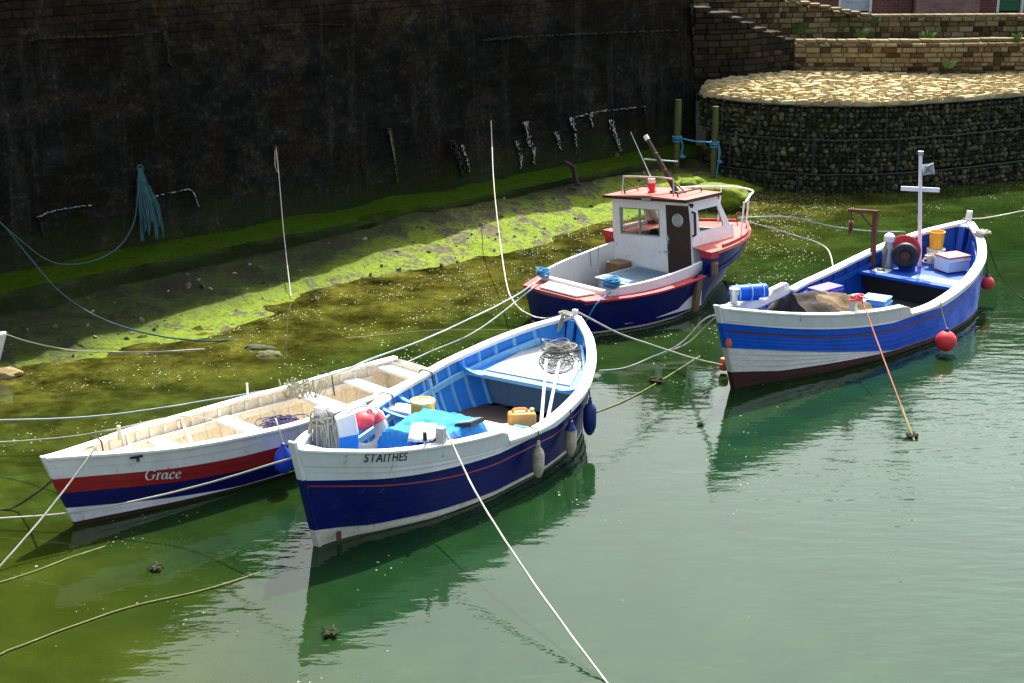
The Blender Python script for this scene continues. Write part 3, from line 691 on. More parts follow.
plane_obj('road', [(3, 38.4, 2.7), (40, 40.0, 2.7), (60, 75, 2.7), (3, 75, 2.7)], [(0, 1, 2, 3)], paint('tarmac', (.05, .05, .05), .9))
plane_obj('bank', [(3.2, 34.8, 1.6), (30, 38.2, 1.6), (30, 41, 2.45), (3, 39, 2.45)], [(0, 1, 2, 3)], M['earth'])

# ---- gabions
G = [(4.2, 34.0), (4.75, 33.1), (5.5, 32.55), (6.56, 32.18), (7.5, 32.15), (8.3, 32.3), (9.77, 32.9), (11.48, 33.8), (14, 35.2), (17, 36.6)]
def gpath(s):
    q = [Vector(p) for p in G]; k = 0
    for a, b in zip(q[:-1], q[1:]):
        L = (b-a).length
        if s <= L or b is q[-1]: return a+(b-a)*min(s/L, 1), (b-a).normalized()
        s -= L
GL = sum((Vector(b)-Vector(a)).length for a, b in zip(G[:-1], G[1:]))
gab = thing('gabion_wall', 'curved dark gabion wall of caged stones rising out of the water at the far side', 'gabion', (7.5, 32.2, 0))
go = Vector((7.5, 32.2, 0))
ico = bmesh.new(); bmesh.ops.create_icosphere(ico, subdivisions=1, radius=1.0)
ICO_V = [v.co.copy() for v in ico.verts]; ICO_F = [[v.index for v in f.verts] for f in ico.faces]; ico.free()
def lump(mb, c, sx, sy, sz, rot=None, tone=None, mat=0, jit=.22):
    rot = rot or Matrix.Rotation(rnd.uniform(0, 6.28), 3, Vector((rnd.random()-.5, rnd.random()-.5, rnd.random()-.5+1e-3)).normalized())
    vs = [Vector(c) + rot @ Vector((v.x*sx, v.y*sy, v.z*sz))*(1+rnd.uniform(-jit, jit)) for v in ICO_V]
    mb.add(vs, ICO_F, mat, rnd.random() if tone is None else tone)
rows = [(-.30, .42, -.10), (.42, 1.16, -.05), (1.16, 1.88, 0.0)]
BW = .92
nb = int(GL/BW)
for ri, (z0, z1, back) in enumerate(rows):
    for bi in range(nb):
        s0, s1 = bi*BW+(.3 if ri == 1 else 0), bi*BW+BW+(.3 if ri == 1 else 0)
        mb = MB(); mid, dm = gpath((s0+s1)/2); nm = Vector((dm.y, -dm.x))
        (pa, _a), (pb, _b) = gpath(s0), gpath(min(s1, GL))
        bulge = rnd.uniform(-.02, .04)
        def Q(p, off, z): r = p+nm*off; return Vector((r.x, r.y, z))-go
        # core
        mb.hexa([Q(pa, -back-.10, z0), Q(pb, -back-.10, z0), Q(pb, -back-.9, z0), Q(pa, -back-.9, z0), Q(pa, -back-.10, z1-.03), Q(pb, -back-.10, z1-.03), Q(pb, -back-.9, z1-.03), Q(pa, -back-.9, z1-.03)], 0, .05)
        zc = z0+.06
        while zc < z1-.02:
            x = .03
            while x < .97:
                sz = rnd.uniform(.038, .088); p = pa.lerp(pb, min(x+.03, 1))
                b_ = bulge*math.sin(math.pi*x)*math.sin(math.pi*(zc-z0)/(z1-z0))
                lump(mb, Q(p, -back-.06+b_+rnd.uniform(-.02, .02), zc+rnd.uniform(-.02, .02)), sz, sz*.8, sz*.72)
                x += sz*1.75/BW
            zc += .108
        ba = mb.build('gabion_basket', M['gabstone'], gab, smooth=0)
        # cage edges
        wb = MB(); off = -back+.035
        for p in (pa, pb): wb.tube([Q(p, off, z0), Q(p, off+bulge*.3, (z0+z1)/2), Q(p, off, z1)], .010, 5)
        wb.tube([Q(pa, off, z1), Q(mid, off+bulge, z1-.012), Q(pb, off, z1)], .016, 5)
        for k in range(1, 5): 
            q = pa.lerp(pb, k/5); wb.tube([Q(q, off+bulge*.6, z0+.02), Q(q, off+bulge*.6, z1-.02)], .0035, 4)
        for k in range(1, 4):
            zz = z0+(z1-z0)*k/4; wb.tube([Q(pa, off, zz), Q(mid, off+bulge*.7, zz), Q(pb, off, zz)], .0035, 4)
        wb.build('cage_wire', M['gabwire'], ba)
# ---- the pitched stone slope above
sl = thing('stone_slope', 'sunlit pale stone pitching laid on the slope above the gabion wall', 'stone slope', (8.5, 34.2, 2.0))
so = Vector((8.5, 34.2, 2.0))
BK = [(4.5, 34.6), (5.4, 35.15), (6.75, 36.15), (8.5, 36.12), (9.5, 36.1), (11, 36.2), (12.6, 36.4), (14.5, 36.75), (16, 37.0), (19, 37.5)]
def bil(u, t):
    a, _d = gpath(u*GL); k = u*(len(BK)-1); j = min(int(k), len(BK)-2); b = Vector(BK[j]).lerp(Vector(BK[j+1]), k-j)
    p = a.lerp(b, t); return Vector((p.x, p.y, 1.89+.16*t+.04*math.sin(u*9)*t))
mb = MB(); v = []; f = []
for i in range(61):
    for j in range(13):
        p = bil(i/60, j/12); v.append(p-so+Vector((0, 0, -.035)))
for i in range(60):
    for j in range(12):
        k = i*13+j; f.append((k, k+13, k+14, k+1))
mb.add(v, f); mb.build('bedding', M['earth'], sl, smooth=60)
mb = MB(); mb2 = MB()
row = 0; depth_m = 3.9; t = .02
while t < .985:
    rowh = rnd.uniform(.15, .20); u = rnd.random()*.01
    while u < .985:
        ln = rnd.uniform(.16, .42)
        p = bil(min(u+ln/2/GL, 1), min(t+rowh/2/depth_m, 1))
        width = (bil(u, 1)-bil(u, 0)).length
        a = R(rnd.uniform(-32, 32)); nseg = 8; ring0 = []; ring1 = []; ring2 = []; H_ = rnd.uniform(.045, .09)
        tilt = Vector((rnd.uniform(-.12, .12), rnd.uniform(-.22, .08), 0))
        for k in range(nseg):
            th = 2*math.pi*k/nseg
            ex = abs(math.cos(th))**.7*math.copysign(1, math.cos(th)); ey = abs(math.sin(th))**.7*math.copysign(1, math.sin(th))
            r_ = rnd.uniform(.78, .99)
            x_, y_ = ex*ln*.5*r_, ey*rowh*width/depth_m*.55*r_
            X, Y = x_*math.cos(a)-y_*math.sin(a), x_*math.sin(a)+y_*math.cos(a)
            zz = tilt.x*X+tilt.y*Y
            ring0.append(p-so+Vector((X, Y, -.05))); ring1.append(p-so+Vector((X, Y, H_*.55+zz))); ring2.append(p-so+Vector((X*.84, Y*.82, H_+zz+rnd.uniform(-.008, .008))))
        mb.loft([ring0, ring1, ring2], True, 0, col=rnd.random())
        u += ln*.96/GL
    t += rowh*.93/depth_m
mb.build('pitching_stones', M['pitchstone'], sl, smooth=30)
# little tufts of green on the walls and slope
def tuft(px, py, z, h, n, label):
    p = at(px, py, z)
    t_ = MB()
    for i in range(n):
        a = rnd.uniform(0, 6.28); r = rnd.uniform(0, h*.5); b = Vector((math.cos(a)*r, math.sin(a)*r*.6, 0)); hh = h*rnd.uniform(.5, 1.1)
        lean = Vector((math.cos(a), math.sin(a), 0))*hh*rnd.uniform(.2, .8); w = Vector((-math.sin(a), math.cos(a), 0))*h*.06
        t_.add([b-w, b+w, b+lean*.5+w*.8+Vector((0, 0, hh*.65)), b+lean+Vector((0, 0, hh)), b+lean*.5-w*.8+Vector((0, 0, hh*.65))], [(0, 1, 2, 3, 4)])
    o = t_.build('grass_tuft', M['grassy'], smooth=0, loc=p)
    tag(o, label, 'grass tuft', 'weeds growing on the far walls')
tuft(797, 34, 2.8, .34, 120, 'grass tuft at the left end of the ledge above the low sandstone wall')
tuft(872, 32, 2.8, .42, 150, 'tallest dark green tuft on the ledge between the two sandstone walls')
tuft(862, 37, 2.8, .22, 80, 'small bright tuft beside the tallest tuft on the ledge')
tuft(928, 40, 2.8, .22, 90, 'low tuft on the ledge below the pale brick house wall')
tuft(840, 33, 2.8, .2, 80, 'low tuft on the ledge left of the tallest tuft')
tuft(948, 68, 2.25, .2, 60, 'single green weed at the top of the sunlit stone slope')
tuft(1017, 41, 2.8, .2, 60, 'green weed on the ledge at the right edge of the picture')
# ---- brick houses above
def house(x0, x1, y, h, mat, label, doors, wins, depth=6, base=2.7):
    t = thing('brick_house', label, 'house', ((x0+x1)/2, y, base)); w = x1-x0
    mb = MB(); openings = sorted(doors+wins, key=lambda q: q[0])
    # front wall pieced round its openings
    xs = sorted(set([-w/2, w/2]+[q[0]-q[2]/2 for q in openings]+[q[0]+q[2]/2 for q in openings]))
    for a, b in zip(xs[:-1], xs[1:]):
        mid = (a+b)/2; zc = 0
        for q in [q for q in sorted(openings, key=lambda q: q[1]) if abs(q[0]-mid) < q[2]/2]:
            if q[1] > zc: mb.box((mid, .15, (zc+q[1])/2), (b-a, .3, q[1]-zc))
            zc = q[1]+q[3]
        if zc < h: mb.box((mid, .15, (zc+h)/2), (b-a, .3, h-zc))
    mb.box((0, depth, h/2), (w, .3, h))
    for s in (-1, 1):
        mb.box((s*(w/2-.15), depth/2+.15, h/2), (.296, depth-.3, h))
        mb.add([(s*(w/2-.15)-.14, .02, h), (s*(w/2-.15)-.14, depth, h), (s*(w/2-.15)-.14, depth/2, h+1.9), (s*(w/2-.15)+.14, .02, h), (s*(w/2-.15)+.14, depth, h), (s*(w/2-.15)+.14, depth/2, h+1.9)], [(0, 2, 1), (3, 4, 5), (0, 1, 4, 3), (1, 2, 5, 4), (2, 0, 3, 5)])
    mb.build('wall', mat, t, smooth=0)
    mb = MB()
    for s, ya, yb in ((0, -.25, depth/2), (1, depth+.25, depth/2)):
        mb.hexa([(-w/2-.1, ya, h-.12), (w/2+.1, ya, h-.12), (w/2+.1, yb, h+1.98), (-w/2-.1, yb, h+1.98), (-w/2-.1, ya, h), (w/2+.1, ya, h), (w/2+.1, yb, h+2.1), (-w/2-.1, yb, h+2.1)])
    rf = mb.build('roof', M['slate'], t, smooth=0)
    mb = MB(); mb.box((w/2-.7, depth/2, h+2.4), (.6, .6, 1.2)); mb.build('chimney', mat, rf, smooth=0)
    for x, z, ww, hh, dm in [(*q[:4], q[4]) for q in doors]:
        mb = MB(); mb.box((x, .12, z+hh/2), (ww-.14, .06, hh-.07)); mb.box((x, .085, z+hh*.3), (ww*.55, .02, hh*.32)); mb.box((x, .085, z+hh*.72), (ww*.55, .02, hh*.32))
        d = mb.build('door', M[dm], t, bevel=.006)
        mb = MB()
        for s in (-1, 1): mb.box((x+s*(ww/2-.035), .08, z+hh/2), (.07, .2, hh))
        mb.box((x, .08, z+hh-.035), (ww-.142, .2, .07)); mb.build('door_frame', M['framewhite'], d)
    for x, z, ww, hh in wins:
        mb = MB()
        for s in (-1, 1): mb.box((x+s*(ww/2-.04), .1, z+hh/2), (.08, .1, hh))
        for zz in (z+.04, z+hh-.04, z+hh/2): mb.box((x, .1, zz), (ww-.165, .1, .08))
        wd = mb.build('window', M['framewhite'], t)
        mb = MB(); mb.box((x, .13, z+hh/2), (ww-.17, .012, hh-.1)); mb.build('pane', M['glass'], wd)
        mb = MB(); mb.box((x, -.02, z-.05), (ww+.2, .2, .1)); mb.build('sill', M['sandstone'], wd)
house(8.0, 12.0, 46.0, 5.2, M['brick'], 'dark red brick house with a white framed doorway, left of the paler house', [(.30, 0, 1.0, 2.0, 'decklight')], [(-1.2, .9, .9, 1.2), (-1.2, 3.2, .9, 1.2), (1.3, 3.2, .9, 1.2)])
house(12.05, 13.95, 45.7, 5.6, M['brickpale'], 'narrow house of paler weathered brick between two dark red ones', [], [(0, 3.2, .9, 1.2)])
house(14.0, 19.0, 46.0, 5.0, M['brick'], 'dark red brick house with a green door in a white frame at the top right', [(-1.55, 0, .80, 2.0, 'greenpaint')], [(1.0, .9, .9, 1.2), (-1.4, 3.1, .9, 1.2), (1.0, 3.1, .9, 1.2)])
# ---- stakes in the shallows behind the cabin boat
def stake(px, py, z, h, r, label):
    p = at(px, py, z)
    n = 9; rings = []
    for zz in (-.5, 0, h*.3, h*.6, h*.9, h):
        rings.append([Vector((math.cos(2*math.pi*k/n), math.sin(2*math.pi*k/n), 0))*r*rnd.uniform(.9, 1.08)*(1 if zz < h else .92)+Vector((0, 0, zz)) for k in range(n)])
    mb = MB().loft(rings); o = mb.build('mooring_post', M['postwood'], loc=p, smooth=40)
    tag(o, label, 'post', 'wooden mooring posts behind the cabin boat'); return p
pA = stake(676, 172, .25, 1.62, .075, 'wooden mooring post close to the quay wall corner, left one of the pair')
pB = stake(713, 178, .2, 1.58, .07, 'wooden mooring post nearer the gabion wall, wound with blue rope at mid height')
# mossy boulder
def boulder(px, py, z, s, mat, name, label, cat, seed, group=None):
    bm = bmesh.new(); bmesh.ops.create_icosphere(bm, subdivisions=4, radius=1)
    for v in bm.verts:
        k = 1 + .28*mnoise.noise(v.co*1.3+Vector((seed, 0, 0))) + .12*mnoise.noise(v.co*4+Vector((seed, 3, 0))) + .06*mnoise.noise(v.co*11+Vector((seed, 5, 0)))
        v.co = Vector((v.co.x*s[0]*k, v.co.y*s[1]*k, v.co.z*s[2]*k))
    me = bpy.data.meshes.new(name); bm.to_mesh(me); bm.free(); me.materials.append(mat)
    for p in me.polygons: p.use_smooth = True
    o = bpy.data.objects.new(name, me); COL.objects.link(o); o.location = at(px, py, z); return tag(o, label, cat, group)
boulder(716, 196, .25, (.62, .5, .30), M['algaebright'], 'weedy_boulder', 'large boulder covered in bright green weed behind the red cabin boat', 'boulder', 2)
boulder(692, 188, .25, (.34, .3, .22), M['algaebright'], 'weedy_boulder', 'smaller weed-covered boulder left of the large green boulder', 'boulder', 5)
boulder(268, 356, -.02, (.20, .13, .07), M['postwood'], 'mud_stone', 'pale flat stone breaking the shallow water above the white boat', 'stone', 8)
boulder(258, 350, -.03, (.26, .12, .08), M['weed'], 'mud_stone', 'dark weedy stone touching the pale flat stone in the shallows', 'stone', 9)
boulder(5, 374, .03, (.22, .16, .09), M['pitchstone'], 'mud_stone', 'pale stone on the mud at the left edge below the dinghy', 'stone', 10)
mbs = MB()
for i in range(200):      # small stones and shells strewn over the mud
    a_s = rnd.uniform(-4, 16); d_s = rnd.uniform(.45, 2.7); sz = rnd.uniform(.012, .05)*(1.6 if rnd.random() < .06 else 1)
    lump(mbs, wall_pt(a_s, d_s, shore_z(a_s, d_s)+sz*.1), sz*1.3, sz, sz*.6)
o = mbs.build('shore_stones', tone_mat('shore_stone', [(0, (.05, .045, .025)), (.6, (.16, .14, .085)), (1, (.34, .31, .22))], (.05, .09, .01)), smooth=40)
tag(o, 'small stones and shells strewn over the muddy weed bank', 'stones', kind='stuff')
def weed_clump(px, py, r, label, n=60):
    mb = MB()
    for i in range(n):
        a = rnd.uniform(0, 6.28); q = r*rnd.random()**.7; b = Vector((math.cos(a)*q*.4, math.sin(a)*q*.4, rnd.uniform(0, r*.35)))
        e = b+Vector((math.cos(a+rnd.uniform(-1, 1)), math.sin(a+rnd.uniform(-1, 1)), rnd.uniform(-.1, .5)))*r*rnd.uniform(.3, .7)
        e.z = max(e.z, .004)
        mb.tube([b, (b+e)/2+Vector((0, 0, r*.06)), e], [.012, .014, .004], 4)
    o = mb.build('weed_clump', M['weed'], loc=at(px, py, 0)); tag(o, label, 'seaweed', 'floating seaweed clumps')
weed_clump(657, 382, .12, 'dark seaweed clump floating between the name boat and the blue boat')
weed_clump(156, 569, .09, 'small dark weed clump floating below the white and red rowing boat')
weed_clump(330, 635, .10, 'dark weed clump floating near the bottom of the picture')
weed_clump(912, 437, .09, 'weed hanging at the waterline on the end of the red mooring rope', 40)
weed_clump(700, 425, .06, 'tiny weed sprig afloat left of the blue boat reflection', 24)
# ================================================================== BOATS
KN=[0,.06,.14,.25,.4,.55,.7,.82,.92,1.]
def pch(x,ys,xs=KN):
    n=len(xs);x=min(max(x,xs[0]),xs[-1])
    d=[(ys[i+1]-ys[i])/(xs[i+1]-xs[i]) for i in range(n-1)]
    m=[d[0]]+[(2*d[i-1]*d[i]/(d[i-1]+d[i]) if d[i-1]*d[i]>0 else 0) for i in range(1,n-1)]+[d[-1]]
    i=0
    while i<n-2 and x>xs[i+1]: i+=1
    h=xs[i+1]-xs[i];t=(x-xs[i])/h
    return (2*t**3-3*t**2+1)*ys[i]+(t**3-2*t**2+t)*h*m[i]+(-2*t**3+3*t**2)*ys[i+1]+(t**3-t**2)*h*m[i+1]
class Hull:
    def __init__(s,L,hb,wb,bz,zm,sz,rf,rr,flare=.12):
        s.L,s.hb,s.wb,s.bz,s.zm,s.sz,s.rf,s.rr,s.flare=L,hb,wb,bz,zm,sz,rf,rr,flare
    def sheer(s,t): return s.bz*(1-t)*(1-2*t)+s.zm*4*t*(1-t)+s.sz*t*(2*t-1)
    def x0(s,z): return s.rf*(1-z/s.bz)
    def x1(s,z): return s.L-s.rr*(1-z/s.sz)
    def pt(s,t,z,side,off=0.):
        zs=s.sheer(t);hb=pch(t,s.hb);wb=pch(t,s.wb)
        if z>zs: b=hb+(z-zs)*s.flare
        elif z>=0: b=wb+(hb-wb)*(z/zs)
        else: b=wb*math.sqrt(max(0,1-(z/.6)**2))
        a=s.x0(z);c=s.x1(z)
        return (a+(c-a)*t,side*max(.004,b+off),z)
    def tx(s,x,z):
        a=s.x0(z);c=s.x1(z);return min(max((x-a)/(c-a),0),1)
    def half(s,x,z,off=-.05): return max(.01,s.pt(s.tx(x,z),z,1,off)[1])
HS=dict(
 st=Hull(5.69,[.03,.24,.50,.70,.93,1.092,1.04,.833,.503,.05],[.02,.12,.36,.65,.844,.93,.88,.71,.41,.03],1.0,.605,1.10,.26,.2),
 bl=Hull(7.355,[.03,.18,.41,.672,.923,1.079,1.03,.879,.544,.05],[.02,.15,.38,.65,.91,1.05,1.0,.85,.5,.03],1.068,.56,1.115,.42,.16),
 gr=Hull(5.163,[.03,.11,.25,.435,.54,.60,.56,.53,.45,.36],[.016,.09,.19,.32,.447,.517,.5,.47,.40,.32],.835,.61,.654,.303,.1),
 rd=Hull(4.75,[.04,.28,.55,.82,1.0,1.06,1.03,.93,.77,.60],[.02,.12,.27,.5,.8,.92,.9,.8,.66,.5],.90,.60,.55,.6,.06),
)
FR={'st':(-2.130,13.802,58.79),'bl':(2.681,18.678,48.78),'gr':(-4.806,14.311,46.31),'rd':(3.98,25.10,225.)}
ORD = {}
def boat_root(b, name, label, roll=0):
    x, y, a = FR[b]
    t = thing(name, label, 'boat', (x, y, 0), rot=(0, 0, R(a))); ORD[b] = t; return t
def B(b, x, n, z):
    ox, oy, a = FR[b]; a = R(a)
    return Vector((ox+x*math.cos(a)-n*math.sin(a), oy+x*math.sin(a)+n*math.cos(a), z))
def rz(b, extra=0): return R(FR[b][2]+extra)
NT = 56
TS = [0]+[(i/NT)**1.25 if i/NT < .5 else 1-(1-i/NT)**1.25*(.5**1.25/.5**1.25) for i in range(1, NT)]+[1]
TS = sorted(TS)
def hull_shell(b, root, rows, mats, lap=.017, transom=False, lift=None):
    """rows: top to bottom list of (z function of t, material of the strakes below it, number of strakes)"""
    h = HS[b]; mb = MB()
    for side in (-1, 1):
        zs = []
        for i, (zf, mi, ns) in enumerate(rows[:-1]):
            for k in range(ns):
                zs.append((zf, rows[i+1][0], k/ns, (k+1)/ns, mi, ns))
        for zf0, zf1, k0, k1, mi, ns in zs:
            v = []; f = []
            for t in TS:
                za = zf0(t)+(zf1(t)-zf0(t))*k0; zb = zf0(t)+(zf1(t)-zf0(t))*k1
                e = lap*min(1, t*8, (1-t)*8+ (1 if transom else 0)) if ns > 0 else 0
                v += [h.pt(t, za, side, 0), h.pt(t, (za+zb)/2, side, e*.55), h.pt(t, zb, side, e), h.pt(t, zb-.002, side, 0)]
            for i in range(len(TS)-1):
                for j in range(3):
                    q = i*4+j; f.append((q, q+1, q+5, q+4))
            mb.add(v, f, mi)
    if transom:
        zf = [r[0](1) for r in rows]; v = []; f = []
        zz = []
        for i in range(len(rows)-1): zz += [(zf[i], rows[i][1]), (zf[i+1], rows[i][1])]
        for i in range(0, len(zz), 2):
            za, mi = zz[i]; zb, _m = zz[i+1]; n = 6; v = []
            for z in (za, zb):
                p = h.pt(1, z, 1, 0)
                for k in range(n+1):
                    s = -1+2*k/n; v.append((p[0]+(1-s*s)*transom_bow(b), p[1]*s, z))
            mb.add(v, [(k, k+1, n+2+k, n+1+k) for k in range(n)], mi)
    return mb.build('hull', mats, root, smooth=25)
def transom_bow(b): return .10 if b == 'rd' else .03
def inner_shell(b, root, mat, zf, zfloor, name='lining', inset=-.05, t0=.015, t1=.985, ribs=0.0, ribmat=None, rib_h=.03, transom=False, stringer=None):
    h = HS[b]; ts = [t0+(t1-t0)*i/60 for i in range(61)]; mb = MB()
    for side in (-1, 1):
        v = []; f = []
        for t in ts:
            za = zf(t)
            for k in range(7):
                z = za+(zfloor-za)*k/6; v.append(h.pt(t, z, side, inset-.06*(k/6)**3))
        for i in range(60):
            for j in range(6):
                q = i*7+j; f.append((q, q+1, q+8, q+7))
        mb.add(v, f)
    if transom:
        v = []
        for k in range(7):
            z = zf(1)+(zfloor-zf(1))*k/6; p = h.pt(t1, z, 1, inset); v += [(p[0]-.02, -p[1], z), (p[0]-.02, p[1], z)]
        mb.add(v, [(2*k, 2*k+1, 2*k+3, 2*k+2) for k in range(6)])
    o = mb.build(name, mat, root, smooth=40)
    if ribs:
        mb = MB(); x = .35
        while x < h.L-.2:
            for side in (-1, 1):
                rings = []
                for k in range(8):
                    t_ = h.tx(x, .5); z = zf(t_)-.01; z = z+(zfloor-z)*k/7
                    y = h.half(x, z, inset-.06*(k/7)**3+.008)
                    if y < .06: break
                    w = .018
                    rings.append([(x-w, side*y, z), (x+w, side*y, z), (x+w, side*(y-rib_h-.008), z), (x-w, side*(y-rib_h-.008), z)])
                if len(rings) > 3: mb.loft(rings)
            x += ribs
        mb.build('frames', ribmat or mat, o, smooth=0)
        if stringer:
            mb = MB()
            for side in (-1, 1):
                rings = []
                for i in range(40):
                    x = .5+(h.L-.9)*i/39; t_ = h.tx(x, .5); z = zf(t_)-stringer; y = h.half(x, z, inset-.035)
                    if y < .08: continue
                    rings.append([(x, side*y, z+.04), (x, side*(y-.035), z+.04), (x, side*(y-.035), z-.04), (x, side*y, z-.04)])
                mb.loft(rings)
            mb.build('stringer', ribmat or mat, o, smooth=0)
    return o
def rail(b, root, zf, t0, t1, mat, name='gunwale', out=.028, inn=.095, th=.04, sides=(-1, 1), n=50, ease=False):
    h = HS[b]
    for side in sides:
        rings = []
        for i in range(n+1):
            t = t0+(t1-t0)*i/n; z = zf(t); p = h.pt(t, z, side, 0)
            x, y = p[0], abs(p[1]); k = min(1, (y+.02)/.14)
            wob = .003*mnoise.noise(Vector((t*30, side, 0)))
            yi = max(y-inn, .004) if y > .02 else .004
            rings.append([(x, side*(y+out*max(k, .5)+wob), z-.012), (x, side*(y+out*max(k, .5)+wob), z+th-.012), (x, side*yi, z+th-.004+wob), (x, side*yi, z-.012)])
        mb = MB().loft(rings); mb.build(name, mat, root, smooth=35, bevel=.006)
def washboard(b, root, t1, hgt, mat, name='washboard', inset=-.035):
    h = HS[b]; n = 44
    for side in (-1, 1):
        rings = []
        for i in range(n+1):
            t = .004+(t1-.004)*i/n; zs = h.sheer(t)
            e = (t1-t)/t1; hh = hgt*min(1, math.sqrt(max(0, 1-(max(0, .055-e)/.055)**2))*1.0+.02)
            rings.append([h.pt(t, zs-.03, side, .014), h.pt(t, zs+hh, side, .012), h.pt(t, zs+hh, side, inset), h.pt(t, zs-.03, side, inset)])
        mb = MB().loft(rings); mb.build(name, mat, root, smooth=40, bevel=.005)
def deck(b, root, x0, x1, z, mat, name, inset=-.055, th=.03, n=14, z1=None, ymax=None):
    h = HS[b]; rings = []
    for i in range(n+1):
        x = x0+(x1-x0)*i/n; zz = z if z1 is None else z+(z1-z)*i/n
        y = h.half(x, zz, inset)
        if ymax: y = min(y, ymax)
        rings.append([(x, -y, zz), (x, y, zz), (x, y, zz-th), (x, -y, zz-th)])
    return MB().loft(rings).build(name, mat, root, smooth=0, bevel=.004)
def bulkhead(b, root, x, z0, z1, mat, name='bulkhead', inset=-.06, th=.03):
    h = HS[b]; y1, y0 = h.half(x, z1, inset), h.half(x, z0, inset-.06)
    mb = MB(); mb.hexa([(x, -y0, z0), (x+th, -y0, z0), (x+th, y0, z0), (x, y0, z0), (x, -y1, z1), (x+th, -y1, z1), (x+th, y1, z1), (x, y1, z1)])
    return mb.build(name, mat, root, smooth=0)
def thwart(b, root, x, z, mat, w=.2, name='thwart', th=.035, inset=-.055):
    h = HS[b]; mb = MB(); q = []
    for zz in (z-th, z):
        for xx, s in ((x-w/2, -1), (x+w/2, -1), (x+w/2, 1), (x-w/2, 1)): q.append((xx, s*h.half(xx, z-th, inset), zz))
    mb.hexa(q); return mb.build(name, mat, root, smooth=0, bevel=.006)
def stem(b, root, mats, stern=False, z0=-.25, z1=1.1, w=.035, dep=.04, name='stem', cols=None):
    h = HS[b]; n = 12; secs = cols or [(z0, z1, 0)]
    mb = MB()
    for za, zb, mi in secs:
        rings = []
        for i in range(n+1):
            z = za+(zb-za)*i/n; x = h.x1(z) if stern else h.x0(z); s = 1 if stern else -1
            rings.append([(x-s*dep*.9, -w, z), (x-s*dep*.9, w, z), (x+s*dep*.25, w*.8, z), (x+s*dep*.25, -w*.8, z)])
        mb.loft(rings, mat=mi)
    return mb.build(name, mats, root, smooth=0, bevel=.006)
def surf_letters(b, root, polys, mat, side, x0, xw, base, name='lettering', off=.020):
    """polys: list of (verts2d, faces) in text units; u along the hull from x0 with width xw, base(x) the baseline height"""
    h = HS[b]; mb = MB()
    for V, F in polys:
        out = []
        for (u, v_) in V:
            x = x0+u; z = base(x)+v_; t = h.tx(x, z); out.append(h.pt(t, z, side, off))
        mb.add(out, F)
    o = mb.build(name, mat, root, smooth=0)
    md = o.modifiers.new('thick', 'SOLIDIFY'); md.thickness = .002
    return o
def text_poly(txt, width, height=None, shear=0, space=1.0):
    c = bpy.data.curves.new('words', 'FONT'); c.body = txt; c.size = 1; c.shear = shear; c.space_character = space; c.resolution_u = 3; c.offset = .006
    o = bpy.data.objects.new('words', c); COL.objects.link(o)
    dg = bpy.context.evaluated_depsgraph_get(); dg.update()
    me = bpy.data.meshes.new_from_object(o.evaluated_get(dg))
    bm = bmesh.new(); bm.from_mesh(me); bmesh.ops.triangulate(bm, faces=bm.faces); bmesh.ops.subdivide_edges(bm, edges=[e for e in bm.edges if e.calc_length() > .3], cuts=2)
    xs = [v.co.x for v in bm.verts]; ys = [v.co.y for v in bm.verts]; s = width/(max(xs)-min(xs)); sy = s if height is None else height/max(ys)
    bm.verts.index_update(); V = [((v.co.x-min(xs))*s, v.co.y*sy) for v in bm.verts]; F = [[v.index for v in f.verts] for f in bm.faces]
    bm.free(); bpy.data.objects.remove(o); bpy.data.curves.remove(c); bpy.data.meshes.remove(me)
    return [(V, F)]
def nib_poly(strokes, nib, sc):
    """strokes drawn with a broad slanted pen, for the italic serif name"""
    out = []
    for st in strokes:
        q = crom([Vector((x, y, 0)) for x, y in st], 8); V = []; F = []
        nv_ = Vector(nib)
        for i, p in enumerate(q):
            t = (q[min(i+1, len(q)-1)]-q[max(i-1, 0)]).normalized(); nn = Vector((-t.y, t.x, 0))
            wd = max(.022, abs(nn.x*nv_.x+nn.y*nv_.y)*.5)
            a, b2 = p+nn*wd, p-nn*wd; V += [(a.x*sc, a.y*sc), (b2.x*sc, b2.y*sc)]
        for i in range(len(q)-1): F.append((2*i, 2*i+1, 2*i+3, 2*i+2))
        out.append((V, F))
    return out

# ------------------------------------------------------------------ the navy coble with the name
bS = boat_root('st', 'rowing_coble', 'navy and white wooden boat lettered STAITHES with a bright blue inside')
h = HS['st']; sh = h.sheer
def zw(t): return sh(t) - (.20-.26*t if t < .45 else max(.05, .085-.06*(t-.45)))
def zr1(t): return zw(t)-.055-.05*min(1, t*3)
def zr2(t): return zr1(t)-.020
def zb(t): return .20-1.0*t if t < .10 else max(.045, .10-.15*(t-.10))
rows = [(lambda t: sh(t)-.002, 0, 2), (zw, 1, 1), (zr1, 2, 1), (zr2, 1, 5), (zb, 3, 2), (lambda t: -.04, 4, 1), (lambda t: -.30, 4, 1)]
hu = hull_shell('st', bS, rows, [M['whitehull'], M['navy'], M['redline'], M['boot'], M['darkweed']])
washboard('st', bS, .43, .145, M['whitehull'])
inner_shell('st', bS, M['sky'], lambda t: sh(t)-.01, .13, ribs=.235, ribmat=M['skypale'], stringer=.17)
rail('st', bS, lambda t: sh(t)+.147, .004, .405, M['white'], inn=.075, name='washboard_cap', th=.03)
rail('st', bS, lambda t: sh(t)+.004, .425, .995, M['white'], out=.035, inn=.105)
stem('st', bS, [M['boot'], M['navy'], M['whitehull']], cols=[(-.3, .20, 0), (.20, .80, 1), (.80, 1.24, 2)], w=.05, dep=.035)
stem('st', bS, [M['navy'], M['white']], stern=True, cols=[(-.3, 1.02, 0), (1.02, 1.19, 1)], name='sternpost', w=.04)
